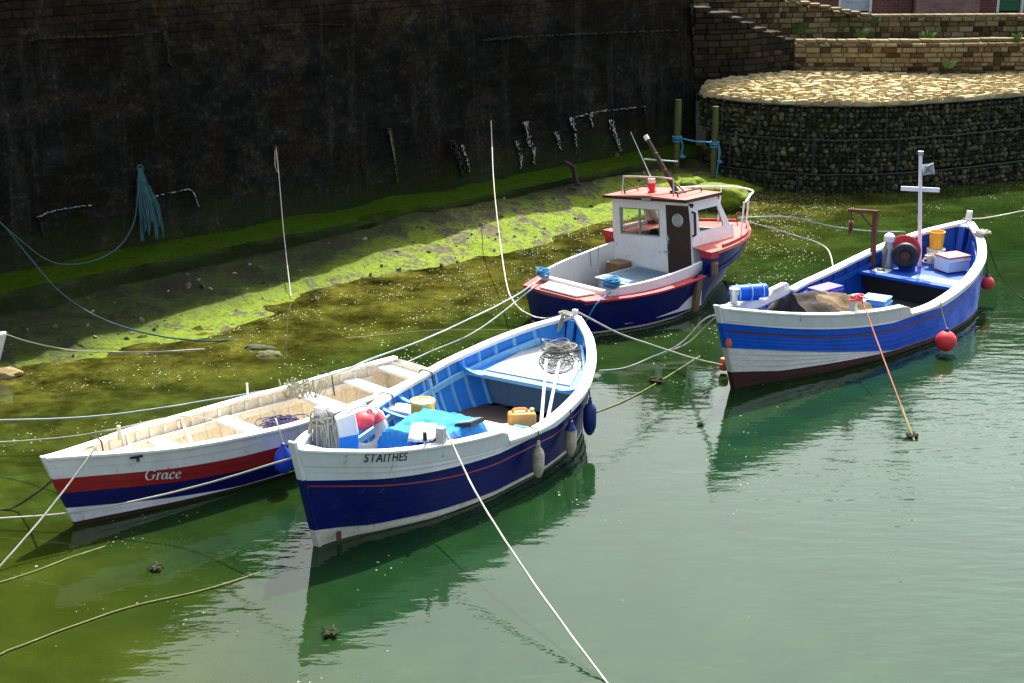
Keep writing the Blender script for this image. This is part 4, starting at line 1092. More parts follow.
mb = MB(); mb.hexa([(5.50, -.05, .7), (5.62, -.05, .7), (5.62, .05, .7), (5.50, .05, .7), (5.58, -.05, 1.07), (5.70, -.05, 1.07), (5.70, .05, 1.07), (5.58, .05, 1.07)]); mb.build('stern_apron', M['sky'], bS, smooth=0)
# breast hook in the stern
deck('st', bS, 5.64, 5.76, 1.07, M['white'], 'breasthook', inset=-.03, th=.04, n=3, z1=1.10)
deck('st', bS, .18, .62, 1.02, M['white'], 'foredeck', inset=-.03, th=.03, n=5, z1=.92)
deck('st', bS, .5, 4.5, .14, M['floor'], 'floor', inset=-.12, th=.03, n=20)
deck('st', bS, 4.42, 5.62, .585, M['sky'], 'stern_platform', inset=-.055, z1=.80)
# pale central panel of the stern platform
mb = MB(); pan = []
for x, y in ((4.48, -.60), (5.22, -.42), (5.52, -.17), (5.56, .0), (5.52, .17), (5.22, .42), (4.48, .60)): pan.append((x, y))
pz_ = lambda x: .585+(x-4.42)/1.2*.215
mb.loft([[(x, y, pz_(x)+.001) for x, y in pan], [(x, y, pz_(x)+.016) for x, y in pan]]); mb.build('platform_panel', M['decklight'], bS, smooth=0, bevel=.004)
thwart('st', bS, 4.37, .605, M['skypale'], .12, 'platform_beam', th=.05)
bulkhead('st', bS, 4.62, .13, .48, M['greyblue'])
bulkhead('st', bS, 4.60, .48, .552, M['black'], 'painted_shade_strip')  # black strip standing in for the shade under the platform beam
thwart('st', bS, 2.98, .52, M['white'], .26)
thwart('st', bS, 1.45, .50, M['sky'], .22)
for x in (4.30, 2.72, 3.15):          # grown knees at the far side
    for side in (-1, 1):
        y1 = h.half(x, sh(h.tx(x, .7))-.02, -.05); z1 = sh(h.tx(x, .7))-.005; z0 = .60 if x > 4 else .52
        mb = MB(); rings = []
        for k in range(9):
            a = k/8*math.pi/2; ww = .028
            yy = y1-.34*(1-math.cos(a))**.9 if x > 4 else y1-.40*(1-math.cos(a)); zz = z0+(z1-z0)*(1-math.sin(a))
            yo = h.half(x, zz, -.045)
            rings.append([(x-ww, side*yo, zz), (x+ww, side*yo, zz), (x+ww, side*min(yy-.03, yo-.02), zz), (x-ww, side*min(yy-.03, yo-.02), zz)])
        mb.loft(rings); mb.build('knee', M['sky'], bS, smooth=30, bevel=.005)
for x, hh in ((3.72, 0),):            # heavier bent frame
    for side in (-1, 1):
        mb = MB(); rings = []
        for k in range(9):
            z = .14+(sh(h.tx(x, .6))-.02-.14)*k/8; y = h.half(x, z, -.05-.06*((8-k)/8)**3)
            rings.append([(x-.03, side*y, z), (x+.03, side*y, z), (x+.03, side*(y-.07), z), (x-.03, side*(y-.07), z)])
        mb.loft(rings); mb.build('heavy_frame', M['skypale'], bS, smooth=30, bevel=.005)
surf_letters('st', bS, text_poly('STAITHES', .46, .095, space=1.08), M['letterblack'], -1, .575, .47, lambda x: .893-.21*(x-.58))
# timberhead with rope near the bow, mooring bollard and pin
def post_mb(x, n_, z0, z1, w): 
    mb = MB(); mb.hexa([(x-w, n_-w, z0), (x+w, n_-w, z0), (x+w, n_+w, z0), (x-w, n_+w, z0), (x-w*.8, n_-w*.8, z1), (x+w*.8, n_-w*.8, z1), (x+w*.8, n_+w*.8, z1), (x-w*.8, n_+w*.8, z1)]); return mb
post_mb(.92, .40, .3, 1.24, .075).build('timberhead', M['white'], bS, smooth=0, bevel=.015)
ex, ey = .518, -.855; qx, qy = .855*.02, .518*.02
def eb(u, z, s): return (1.24+ex*u+qx*s, .36+ey*u+qy*s, z)
mb = MB(); mb.hexa([eb(-.14, .42, -1), eb(.15, .42, -1), eb(.15, .42, 1), eb(-.14, .42, 1), eb(-.14, .78, -1), eb(.15, .84, -1), eb(.15, .84, 1), eb(-.14, .78, 1)], 1)
mb.hexa([eb(-.145, .775, -1.3), eb(.155, .835, -1.3), eb(.155, .835, 1.3), eb(-.145, .775, 1.3), eb(-.145, .98, -1.3), eb(.12, 1.08, -1.3), eb(.12, 1.08, 1.3), eb(-.145, .98, 1.3)], 0)
mb.build('end_board', [M['white'], M['sky']], bS, smooth=0, bevel=.012)
bp_ = (1.52, -.735)
post_mb(bp_[0]+.02, bp_[1]+.05, .70, 1.02, .055).build('bollard', M['ringwhite'], bS, smooth=0, bevel=.015)
mb = MB(); mb.tube([(1.28, -.66, .8), (1.28, -.66, .95)], .014, 8); mb.tube([(1.28, -.66, .95), (1.28, -.66, 1.04)], .022, 8, 1); mb.tube([(1.38, -.66, .90), (1.46, -.66, .90)], .02, 8, 1)
mb.build('lever', [M['chrome'], M['black']], bS)
mb = MB(); mb.box((.44, -.15, .08), (.05, .02, .09), R(-25)); mb.build('rust_streak', M['rust'], hu)

# ------------------------------------------------------------------ the white boat named Grace
bG = boat_root('gr', 'rowing_boat', 'slim white rowing boat named Grace with red and blue bands and a cream inside')
h = HS['gr']; shg = h.sheer
rows = [(lambda t: shg(t)-.002, 0, 2), (lambda t: shg(t)-.238+.03*t, 1, 2), (lambda t: shg(t)-.415+.03*t, 2, 2), (lambda t: max(.04, shg(t)-.60), 3, 2), (lambda t: .055*(1-t) if t < 1 else 0, 4, 1), (lambda t: -.30, 4, 1)]
hull_shell('gr', bG, rows, [M['whitehull'], M['red'], M['navy2'], M['whitehull'], M['antifoul']], transom=True, lap=.009)
inner_shell('gr', bG, M['cream'], lambda t: shg(t)-.01, .10, ribs=.20, ribmat=M['creamlight'], transom=True, stringer=.15, rib_h=.022, inset=-.035)
rail('gr', bG, lambda t: shg(t)+.002, .004, 1.0, M['white'], out=.028, inn=.06, th=.034)
stem('gr', bG, [M['antifoul'], M['whitehull'], M['navy2'], M['red'], M['whitehull']], cols=[(-.3, .055, 0), (.055, .235, 1), (.235, .42, 2), (.42, .597, 3), (.597, .87, 4)], w=.03, dep=.03)
deck('gr', bG, .08, .48, .838, M['white'], 'foredeck', inset=-.01, th=.03, n=5, z1=.79)
deck('gr', bG, .6, 4.95, .10, M['cream'], 'floor', inset=-.08, th=.02, n=20)
for x, z, w in ((1.55, .55, .2), (2.55, .50, .2), (3.75, .50, .22), (4.45, .52, .20)): thwart('gr', bG, x, z, M['white'], w, inset=-.045)
deck('gr', bG, 4.86, 5.13, .60, M['white'], 'stern_seat', inset=-.04, th=.04, n=4)
for x in (1.2, 2.0):
    for side in (-1, 1):
        mb = MB(); rings = []
        for k in range(9):
            a = k/8*math.pi/2; z1 = shg(h.tx(x, .6)); yo = h.half(x, .4+(z1-.4)*(1-k/8), -.035)
            rings.append([(x-.02, side*yo, .4+(z1-.4)*(1-k/8)), (x+.02, side*yo, .4+(z1-.4)*(1-k/8)), (x+.02, side*max(.02, yo-.03-.14*(k/8)**2), .4+(z1-.4)*(1-k/8)), (x-.02, side*max(.02, yo-.03-.14*(k/8)**2), .4+(z1-.4)*(1-k/8))])
        mb.loft(rings); mb.build('knee', M['creamlight'], bG, smooth=30)
mb = MB(); mb.tube([(3.0, .57, .60), (3.0, .57, .79)], .014, 8); mb.build('thole_pin', M['white'], bG)
mb = MB(); mb.tube([(1.05, .24, .70), (1.05, .24, .86)], .022, 8); mb.build('thole_pin', M['ringwhite'], bG)
mb = MB(); mb.box((.90, -.318, .69), (.13, .012, .022), R(-18)); mb.box((.92, -.31, .655), (.030, .012, .05), R(-18), 1); mb.build('rowlock_plate', [M['black'], M['rust']], bG)
G_ = [[(.86, .86), (.62, 1.0), (.30, .82), (.16, .42), (.30, .04), (.62, .02), (.76, .18), (.82, .46)], [(.62, .46), (.98, .46)], [(.90, 1.0), (.86, .80)],
      [(1.10, .62), (1.18, .58), (1.12, .02)], [(1.0, .02), (1.24, .02)], [(1.17, .44), (1.32, .62), (1.44, .58)],
      [(1.95, .50), (1.80, .64), (1.58, .44), (1.54, .12), (1.70, .02), (1.88, .22), (1.98, .60)], [(1.99, .62), (1.92, .14), (2.02, .02), (2.12, .12)],
      [(2.62, .50), (2.46, .64), (2.26, .44), (2.24, .12), (2.42, .0), (2.62, .16)],
      [(2.80, .30), (3.0, .36), (3.14, .50), (3.04, .64), (2.84, .50), (2.78, .20), (2.94, .0), (3.18, .16)]]
surf_letters('gr', bG, nib_poly(G_, (.16, .06, 0), .37/3.05), M['letterwhite'], -1, .99, .37, lambda x: .392-.165*(x-1.0), off=.016)

# ------------------------------------------------------------------ the bright blue boat with mast
bB = boat_root('bl', 'fishing_coble', 'royal blue and white open fishing boat with a white mast and red buoys')
h = HS['bl']; shb = h.sheer
def bw(t): return shb(t)-(.06 if t < .46 else .055)
def br1(t): return bw(t)-.095-.0*t
def bbb(t): return max(.075, .63-1.62*t+.7*t*t)
def baf(t): return min(bbb(t)-.004, .26-1.1*t if t < .1 else max(.07, .15-.22*(t-.1)))
rows = [(lambda t: shb(t)-.002, 0, 1), (bw, 1, 1), (br1, 2, 1), (lambda t: br1(t)-.032, 1, 4), (bbb, 3, 4), (baf, 4, 2), (lambda t: -.05, 5, 1), (lambda t: -.30, 5, 1)]
hull_shell('bl', bB, rows, [M['whitehull'], M['royal'], M['darkred'], M['bandwhite'], M['antifoul'], M['darkweed']], lap=.019)
washboard('bl', bB, .46, .15, M['whitehull'])
inner_shell('bl', bB, M['royalin'], lambda t: shb(t)-.01, .10, ribs=.34, ribmat=M['royalin'], stringer=.16)
rail('bl', bB, lambda t: shb(t)+.152, .004, .43, M['white'], inn=.07, name='washboard_cap', th=.03)
rail('bl', bB, lambda t: shb(t)+.004, .455, .996, M['white'], out=.035, inn=.12)
stem('bl', bB, [M['antifoul'], M['boot'], M['royal'], M['whitehull']], cols=[(-.3, .26, 0), (.26, .63, 1), (.63, 1.0, 2), (1.0, 1.26, 3)], w=.05, dep=.035)
stem('bl', bB, [M['royal'], M['white']], stern=True, cols=[(-.3, 1.05, 0), (1.05, 1.30, 1)], name='sternpost', w=.05)
deck('bl', bB, 7.18, 7.32, 1.08, M['white'], 'breasthook', inset=-.03, th=.04, n=3, z1=1.11)
mb = MB(); mb.hexa([(7.05, -.05, .7), (7.18, -.05, .7), (7.18, .05, .7), (7.05, .05, .7), (7.12, -.05, 1.07), (7.26, -.05, 1.07), (7.26, .05, 1.07), (7.12, .05, 1.07)]); mb.build('stern_apron', M['royalin'], bB, smooth=0)
deck('bl', bB, .4, 5.6, .12, M['floor'], 'floor', inset=-.12, th=.03, n=20)
deck('bl', bB, 5.42, 7.1, .50, M['royalin'], 'stern_platform', inset=-.055)
thwart('bl', bB, 5.40, .53, M['royal'], .16, 'platform_beam', th=.05)
bulkhead('bl', bB, 5.52, .12, .47, M['black'])  # painted black to carry the shade below the stern platform
thwart('bl', bB, 3.75, .50, M['royalin'], .22)
thwart('bl', bB, 1.9, .62, M['royalin'], .22)
mb = MB(); mb.box((5.62, -.30, .512), (.34, .72, .02), R(4)); mb.build('side_board', M['skypale'], bB, smooth=0, bevel=.005)
mb = MB(); mb.box((5.62, .62, .512), (.28, .26, .02), R(8)); mb.box((5.60, .62, .528), (.12, .12, .012), R(30), mat=1); mb.build('bait_tray', [M['sheet'], M['weed']], bB, smooth=0)
# mast, cross bar and radar reflector
def mast_z(px, py, x, n_):
    p = B('bl', x, n_, 0); d = ray(px, py); k = p.y/d.y; return CAM_H+d.z*k
a0_ = R(FR['bl'][2])
zt = mast_z(921, 155, 6.35, .32); zc = mast_z(921, 189, 6.35, .32); zrf = mast_z(921, 169, 6.35, .32)
_w = B('bl', 6.35, .32, 0); _d = ray(920.5, 155); _t = _w.y/_d.y; _lx = _d.x*_t-_w.x       # the mast leans a touch to port
mlx, mly = _lx*math.cos(a0_), -_lx*math.sin(a0_)
mast = MB().tube([(6.35, .32, .5), (6.35+mlx, .32+mly, zt)], [.035, .028], 10).build('mast', M['white'], bB)
mb = MB(); mb.tube([(6.35+mlx, .32+mly, zt), (6.35+mlx, .32+mly, zt+.06)], .045, 10); mb.build('masthead_light', M['galv'], mast)
a_ = R(-FR['bl'][2]); dx, dy = math.cos(a_)*.31, math.sin(a_)*.31
mb = MB(); k_ = (zc-.5)/(zt-.5); cx_, cy_ = 6.35+mlx*k_, .32+mly*k_; mb.bar((cx_-dx, cy_-dy, zc+.01), (cx_+dx, cy_+dy, zc-.02), .03, .07); mb.build('crossbar', M['white'], mast, bevel=.004)
mb = MB()
for ax in ((1, 0, 0), (0, 1, 0), (0, 0, 1)):
    q = Matrix.Rotation(R(25), 4, 'X') @ Matrix.Rotation(R(35), 4, 'Y') @ Vector((*ax, 0)).to_3d().to_track_quat('Z', 'Y').to_matrix().to_4x4()
    mb.lathe([(0, -.003), (.13, -.003), (.13, .003), (0, .003)], 4, Matrix.Translation((6.35+mlx*.9+dx*.42, .32+mly*.9+dy*.42, zrf)) @ q)
mb.build('radar_reflector', M['galv'], mast, smooth=0)
# rusty gallows with block on the far gunwale
gx, gn, gz = 5.72, .84, .5
zg = mast_z(872, 212, gx, gn)
mb = MB(); mb.bar((gx, gn, gz), (gx, gn, zg), .075); ux, uy = -math.cos(a_)*.44, -math.sin(a_)*.44
mb.bar((gx+.04*math.cos(a_), gn+.04*math.sin(a_), zg), (gx+ux, gn+uy, zg+.03), .06, .05)
mb.bar((gx, gn, zg-.30), (gx+ux*.6, gn+uy*.6, zg+.0), .035)
gal = mb.build('gallows', M['rust'], bB, bevel=.006)
mb = MB(); c_ = Vector((gx+ux*.88, gn+uy*.88, zg-.22)); mb.tube([c_+Vector((0, 0, .24)), c_+Vector((0, 0, .08))], .014, 6)
mb.lathe([(0, -.035), (.075, -.035), (.085, -.02), (.06, 0), (.085, .02), (.075, .035), (0, .035)], 14, Matrix.Translation(c_) @ Matrix.Rotation(R(90), 4, 'X') @ Matrix.Rotation(R(30), 4, 'Y')); mb.box(c_+Vector((0, 0, -.1)), (.05, .05, .08))
mb.build('pulley_block', M['rust'], gal)
# pot hauler with rubber wheel
hx, hn = 5.95, .34
ha = thing('pot_hauler', 'pot hauler with a black rubber wheel and red backing disc in the blue boat', 'winch', B('bl', hx, hn, .5), rz('bl'))
q = Matrix.Rotation(R(90), 4, 'Y') @ Matrix.Rotation(R(0), 4, 'Z')
face = Matrix.Translation((-.08, 0, .26)) @ Matrix.Rotation(R(18), 4, 'Z') @ Matrix.Rotation(R(-90), 4, 'Y')
MB().torus(.14, .075, face, 28, 10).build('rubber_wheel', M['black'], ha)
MB().lathe([(0, -.02), (.10, -.02), (.10, .03), (.03, .05), (0, .05)], 18, face).build('hub', M['rust'], ha)
fb = Matrix.Translation((.06, .10, .30)) @ Matrix.Rotation(R(18), 4, 'Z') @ Matrix.Rotation(R(-90), 4, 'Y')
MB().lathe([(0, -.015), (.25, -.015), (.265, 0), (.25, .015), (0, .015)], 26, fb).build('backing_disc', M['buoyred'], ha)
mb = MB(); mb.box((.05, .03, .1), (.1, .26, .2)); mb.build('stand', M['royalin'], ha, bevel=.01)
# gas bottle / white capped cylinder, upright by the gallows
gb = thing('hauler_motor', 'upright grey motor with a white cap left of the red disc in the blue boat', 'motor', B('bl', 5.9, .66, .5), rz('bl'))
MB().lathe([(0, 0), (.09, 0), (.10, .03), (.10, .32), (.07, .38), (.06, .44), (0, .44)], 16).build('casing', M['galv'], gb)
MB().lathe([(0, .44), (.085, .44), (.09, .47), (.085, .53), (.05, .57), (0, .57)], 16).build('cap', M['white'], gb)
mb = MB(); mb.tube([(-.10, -.02, .34), (-.16, -.03, .2), (-.13, .0, .05)], .016, 6); mb.tube([(.10, .02, .36), (.17, .02, .2), (.12, 0, .04)], .016, 6); mb.build('hose', M['wood'], gb)

# ------------------------------------------------------------------ the red decked cabin boat
bR = boat_root('rd', 'cabin_boat', 'navy hulled cabin boat with faded red decks and a white wheelhouse')
h = HS['rd']; shr = h.sheer
def fd(t): return .90+.075*math.sin(math.pi*min(t/.8, 1))     # raised foredeck edge
TF = .495
def ztop_r(t): return fd(t)
rows = [(lambda t: (fd(t) if t < TF else shr(t)-.002), 0, 3), (lambda t: shr(t)-.045, 0, 4), (lambda t: .035, 1, 1), (lambda t: .0, 2, 1), (lambda t: -.25, 2, 1)]
# bright water reflection painted into the bow colour below the rub rail
def hull_red():
    mb = MB()
    for side in (-1, 1):
        zr = [(lambda t: (fd(t) if t < TF else shr(t)-.002), lambda t: shr(t)-.05 if t > TF else shr(t)+.02, 0, 3), (lambda t: shr(t)-.05 if t > TF else shr(t)+.02, lambda t: .04, 9, 4), (lambda t: .04, lambda t: .012, 1, 1), (lambda t: .012, lambda t: -.25, 2, 1)]
        for f0, f1, mi, ns in zr:
            for k in range(ns):
                v = []; f = []; ms = []
                for t in TS:
                    for s in (0, 1):
                        z = f0(t)+(f1(t)-f0(t))*(k+s)/ns; v.append(h.pt(t, z, side, 0))
                for i in range(len(TS)-1): f.append((2*i, 2*i+1, 2*i+3, 2*i+2))
                if mi == 9:
                    for i, q in enumerate(f): mb.add([v[j] for j in q], [(0, 1, 2, 3)], 3 if TS[i] < .34-.03*k else 0)
                else: mb.add(v, f, mi)
    for za, zb_, mi in ((shr(1)-.002, .04, 0), (.04, .012, 1), (.012, -.25, 2)):
        n = 8; v = []
        for z in (za, zb_):
            p = h.pt(1, z, 1, 0)
            for k in range(n+1):
                s = -1+2*k/n; v.append((p[0]+(1-s*s)*.10, p[1]*s, z))
        mb.add(v, [(k, k+1, n+2+k, n+1+k) for k in range(n)], mi)
    bm_o = mb.build('hull', [M['navy'], M['boot'], M['darkweed'], M['palehull']], bR, smooth=30)
hull_red()
rail('rd', bR, lambda t: shr(t)+.0, TF, 1.0, M['redrail'], out=.05, inn=.10, th=.035, name='rubbing_rail')
mb = MB()
for side in (-1, 1):
    rings = []
    for i in range(41):
        t = .006+(TF-.006)*i/40; z = shr(t)-.01; y = h.pt(t, z, 1, 0); o_ = .035
        x, yy = y[0], y[1]; rings.append([(x, side*(yy-.01), z+.03), (x, side*(yy+o_), z+.03), (x, side*(yy+o_), z-.035), (x, side*(yy-.01), z-.035)])
    mb = MB().loft(rings); mb.build('rub_strake', M['navy2'], bR, smooth=30, bevel=.006)
# raised foredeck
rings = []
for i in range(25):
    t = .005+(TF-.005)*i/24; z = fd(t); p = h.pt(t, z, 1, 0); y = p[1]
    rings.append([(p[0], -y-.03, z-.05), (p[0], -y-.03, z), (p[0], -y*.5, z+.03*min(1, y*2)), (p[0], 0, z+.045*min(1, y*2)), (p[0], y*.5, z+.03*min(1, y*2)), (p[0], y+.03, z), (p[0], y+.03, z-.05)])
v = [q for r in rings for q in r]; f = []
for i in range(24):
    for j in range(6):
        if rings[i+1][0][0] > 1.34 and j in (2, 3): continue      # the wheelhouse stands here
        f.append((i*7+j, i*7+j+1, i*7+7+j+1, i*7+7+j))
mb = MB().add(v, f)
xe = rings[-1][0][0]; ye = rings[-1][-1][1]
for s in (-1, 1):        # red end pieces of the raised deck
    mb.hexa([(xe-.16, s*(ye-.20), fd(TF)-.10), (xe+.03, s*(ye-.20), fd(TF)-.10), (xe+.03, s*(ye+.002), fd(TF)-.10), (xe-.16, s*(ye+.002), fd(TF)-.10), (xe-.16, s*(ye-.20), fd(TF)+.012), (xe+.03, s*(ye-.20), fd(TF)+.012), (xe+.03, s*(ye+.002), fd(TF)+.012), (xe-.16, s*(ye+.002), fd(TF)+.012)], 1)
    mb.hexa([(xe-.02, s*(ye-.22), shr(TF)-.02), (xe+.01, s*(ye-.22), shr(TF)-.02), (xe+.01, s*(ye-.035), shr(TF)-.02), (xe-.02, s*(ye-.035), shr(TF)-.02), (xe-.02, s*(ye-.22), fd(TF)-.102), (xe+.01, s*(ye-.22), fd(TF)-.102), (xe+.01, s*(ye-.035), fd(TF)-.102), (xe-.02, s*(ye-.035), fd(TF)-.102)], 1 if s < 0 else 2)
fdk = mb.build('foredeck', [M['reddeck'], M['redrail'], M['navy']], bR, smooth=30)
mb = MB()
for side in (-1, 1):
    rings = []
    for i in range(25):
        t = .02+(TF-.1)*i/24; z = fd(t)+.004; p = h.pt(t, z, 1, 0); y = max(p[1]-.05, .02); rings.append([(p[0], side*y, z), (p[0], side*(y+.04), z), (p[0], side*(y+.04), z+.05), (p[0], side*y, z+.05)])
    MB().loft(rings).build('toe_rail', M['redrail'], bR, smooth=30)
# cockpit: bulwark lining, floor, aft deck, hatch
mb = MB()
for side in (-1, 1):
    rings = []
    for i in range(21):
        x = 2.35+(4.30-2.35)*i/20; t = h.tx(x, .6); z = shr(t)
        hi = .15*min(1, (4.6-x)/.5)+.05*(1-(x-2.35)/2.0)
        y = h.half(x, z, -.10); rings.append([(x, side*y, .1), (x, side*y, z+hi), (x, side*(y-.045), z+hi), (x, side*(y-.045), .1)])
    MB().loft(rings).build('bulwark', M['white'], bR, smooth=30, bevel=.006)
deck('rd', bR, 2.3, 4.4, .16, M['brown'], 'cockpit_floor', inset=-.16)
deck('rd', bR, 4.28, 4.72, .575, M['reddeck'], 'aft_deck', inset=-.01, th=.06, n=6, z1=.555)
mb = MB(); mb.box((4.27, 0, .585), (.10, 1.34, .10)); mb.build('aft_coaming', M['white'], bR, bevel=.01)
mb = MB(); mb.hexa([(4.38, -.45, .578), (4.68, -.36, .565), (4.68, .40, .565), (4.38, .52, .578), (4.38, -.45, .605), (4.68, -.36, .592), (4.68, .40, .592), (4.38, .52, .605)]); mb.build('aft_hatch', M['sheet'], bR, bevel=.006)
mb = MB(); mb.box((2.92, .0, .32), (.90, .66, .32)); mb.build('engine_box', M['decklight'], bR, bevel=.01)
mb = MB(); mb.box((2.90, .0, .495), (1.04, .74, .03)); eh = mb.build('engine_hatch', M['decklight'], bR, bevel=.008)
mb = MB(); mb.box((2.90, .0, .513), (.92, .62, .012)); mb.build('hatch_panel', M['greyblue'], eh, bevel=.004)
mb = MB(); mb.box((2.55, -.62, .36), (.3, .3, .4)); mb.build('cockpit_locker', M['wood'], bR, bevel=.008)
# wheelhouse, boat lies over a little to port
ROLL = Matrix.Translation((0, -.1, .55)) @ Matrix.Rotation(R(5.5), 4, 'X') @ Matrix.Translation((0, .1, -.55))
def rl(*p): return ROLL @ Vector(p)
xa, xf, xw = 2.35, 1.60, 1.26
nl, nr, nlt, nrt = -.93, .80, -.86, .70
zd, zt_ = .42, 1.62
def wall_y(z, s): k = (z-zd)/(zt_-zd); return (nr+(nrt-nr)*k) if s > 0 else (nl+(nlt-nl)*k)
wh = MB()
th_ = .03
# aft wall pieced round window and door
def aft(y0, y1, z0, z1):
    q = []
    for x in (xa, xa-th_):
        pass
    def cy(y, z): return max(min(y, wall_y(z, 1)), wall_y(z, -1))
    wh.hexa([rl(xa-th_, cy(y0, z0), z0), rl(xa, cy(y0, z0), z0), rl(xa, cy(y1, z0), z0), rl(xa-th_, cy(y1, z0), z0), rl(xa-th_, cy(y0, z1), z1), rl(xa, cy(y0, z1), z1), rl(xa, cy(y1, z1), z1), rl(xa-th_, cy(y1, z1), z1)])
WZ0, WZ1, WY0, WY1 = 1.03, 1.47, -.72, .12
DY0, DY1, DZ1 = .25, .735, 1.56
aft(-2, WY0, zd, zt_); aft(WY0, DY0, zd, WZ0); aft(WY0, DY0, WZ1, zt_); aft(WY1, DY0, WZ0, WZ1); aft(DY0, 2, DZ1, zt_); 
wh.hexa([rl(xa-th_, DY1, zd), rl(xa, DY1, zd), rl(xa, wall_y(zd, 1), zd), rl(xa-th_, wall_y(zd, 1), zd), rl(xa-th_, DY1-.0, DZ1), rl(xa, DY1-.0, DZ1), rl(xa, wall_y(DZ1, 1)+.008, DZ1), rl(xa-th_, wall_y(DZ1, 1)+.008, DZ1)])
# sides with a window each, raked front
for s in (-1, 1):
    def side_piece(x0, x1, z0, z1, x1t=None, x0t=None):
        x1t = x1 if x1t is None else x1t; x0t = x0 if x0t is None else x0t
        a, b2 = wall_y(z0, s), wall_y(z1, s); i_ = s*th_
        wh.hexa([rl(x0, a-i_, z0), rl(x1, a-i_, z0), rl(x1, a, z0), rl(x0, a, z0), rl(x0t, b2-i_, z1), rl(x1t, b2-i_, z1), rl(x1t, b2, z1), rl(x0t, b2, z1)])
    side_piece(xw, 2.10, .89, 1.12); side_piece(2.102, xa-th_-.002, zd, 1.12)
    def fx(z): return xw+(xf-xw)*max(0, (z-.95))/(zt_-.95)
    side_piece(2.12, xa-th_-.002, 1.12, 1.46); side_piece(fx(1.12), fx(1.12)+.16, 1.12, 1.46, fx(1.46)+.10, fx(1.46)); side_piece(fx(1.46), xa-th_-.002, 1.46, zt_, None, fx(zt_))
# front: lower panel and screen frame
for y0, y1, z0, z1 in ((-2, 2, .90, 1.03), (-2, -.72, 1.03, 1.5), (-.05, .02, 1.03, 1.5), (.62, 2, 1.03, 1.5), (-2, 2, 1.5, zt_)):
    def cy(y, z): return max(min(y, wall_y(z, 1)-th_), wall_y(z, -1)+th_)
    def fx2(z): return xw+(xf-xw)*max(0, (z-.95))/(zt_-.95)
    wh.hexa([rl(fx2(z0), cy(y0, z0), z0), rl(fx2(z0)+th_, cy(y0, z0), z0), rl(fx2(z0)+th_, cy(y1, z0), z0), rl(fx2(z0), cy(y1, z0), z0), rl(fx2(z1), cy(y0, z1), z1), rl(fx2(z1)+th_, cy(y0, z1), z1), rl(fx2(z1)+th_, cy(y1, z1), z1), rl(fx2(z1), cy(y1, z1), z1)])
house_w = wh.build('wheelhouse', M['white'], bR, smooth=0)
# roof
mb = MB()
ro = []
for x in (xf-.05, (xf+xa)/2, xa+.10):
    ro.append([rl(x, wall_y(zt_, -1)-.10, zt_+.0), rl(x, wall_y(zt_, -1)-.10, zt_+.05), rl(x, -.1, zt_+.085), rl(x, wall_y(zt_, 1)+.06, zt_+.05), rl(x, wall_y(zt_, 1)+.06, zt_+.0)])
mb.loft(ro); roof = mb.build('roof', M['reddeck'], house_w, smooth=0)
mb = MB(); mb.hexa([rl(xa+.102, wall_y(zt_, -1)-.105, zt_+.008), rl(xa+.125, wall_y(zt_, -1)-.105, zt_+.008), rl(xa+.125, wall_y(zt_, 1)+.065, zt_+.008), rl(xa+.102, wall_y(zt_, 1)+.065, zt_+.008), rl(xa+.102, wall_y(zt_, -1)-.105, zt_+.055), rl(xa+.125, wall_y(zt_, -1)-.105, zt_+.055), rl(xa+.125, wall_y(zt_, 1)+.065, zt_+.055), rl(xa+.102, wall_y(zt_, 1)+.065, zt_+.055)])
for s, e in ((1, .062), (-1, -.102)):
    y = wall_y(zt_, s)+e; mb.hexa([rl(xf-.05, y, zt_+.008), rl(xa+.10, y, zt_+.008), rl(xa+.10, y+s*.015, zt_+.008), rl(xf-.05, y+s*.015, zt_+.008), rl(xf-.05, y, zt_+.054), rl(xa+.10, y, zt_+.054), rl(xa+.10, y+s*.015, zt_+.054), rl(xf-.05, y+s*.015, zt_+.054)])
mb.build('roof_edge', M['brown'], roof, smooth=0)
mb = MB(); mb.hexa([rl(xa+.127, -.12, zt_-.005), rl(xa+.135, -.12, zt_-.005), rl(xa+.135, .06, zt_-.005), rl(xa+.127, .06, zt_-.005), rl(xa+.127, -.12, zt_+.045), rl(xa+.135, -.12, zt_+.045), rl(xa+.135, .06, zt_+.045), rl(xa+.127, .06, zt_+.045)]); mb.build('roof_plate', M['galv'], roof, smooth=0)
# aft window
def pane4(name, pts, mat, parent, th=.006):
    a, b2, c2, d2 = [Vector(p) for p in pts]; n = (b2-a).cross(d2-a).normalized()*th
    return MB().hexa([a, b2, c2, d2, a+n, b2+n, c2+n, d2+n]).build(name, mat, parent, smooth=0)
mb = MB(); W_ = .018
for y0, y1, z0, z1 in ((WY0, WY1, WZ0, WZ0+W_), (WY0, WY1, WZ1-W_, WZ1), (WY0, WY0+W_, WZ0+W_, WZ1-W_), (WY1-W_, WY1, WZ0+W_, WZ1-W_), (-.31, -.29, WZ0+W_, WZ1-W_)):
    mb.hexa([rl(xa-th_, y0, z0), rl(xa+.006, y0, z0), rl(xa+.006, y1, z0), rl(xa-th_, y1, z0), rl(xa-th_, y0, z1), rl(xa+.006, y0, z1), rl(xa+.006, y1, z1), rl(xa-th_, y1, z1)])
wf = mb.build('window', M['galv'], house_w, smooth=0)
pane4('pane', [rl(xa-.015, WY0+W_, WZ0+W_), rl(xa-.015, WY1-W_, WZ0+W_), rl(xa-.015, WY1-W_, WZ1-W_), rl(xa-.015, WY0+W_, WZ1-W_)], M['glass'], wf)
for s in (-1, 1):
    y = lambda z: wall_y(z, s)-s*.012
    wq = pane4('window', [rl(fx(1.12)+.162, y(1.12), 1.122), rl(2.118, y(1.12), 1.122), rl(2.118, y(1.46), 1.458), rl(fx(1.46)+.102, y(1.46), 1.458)], M['glass'], house_w)
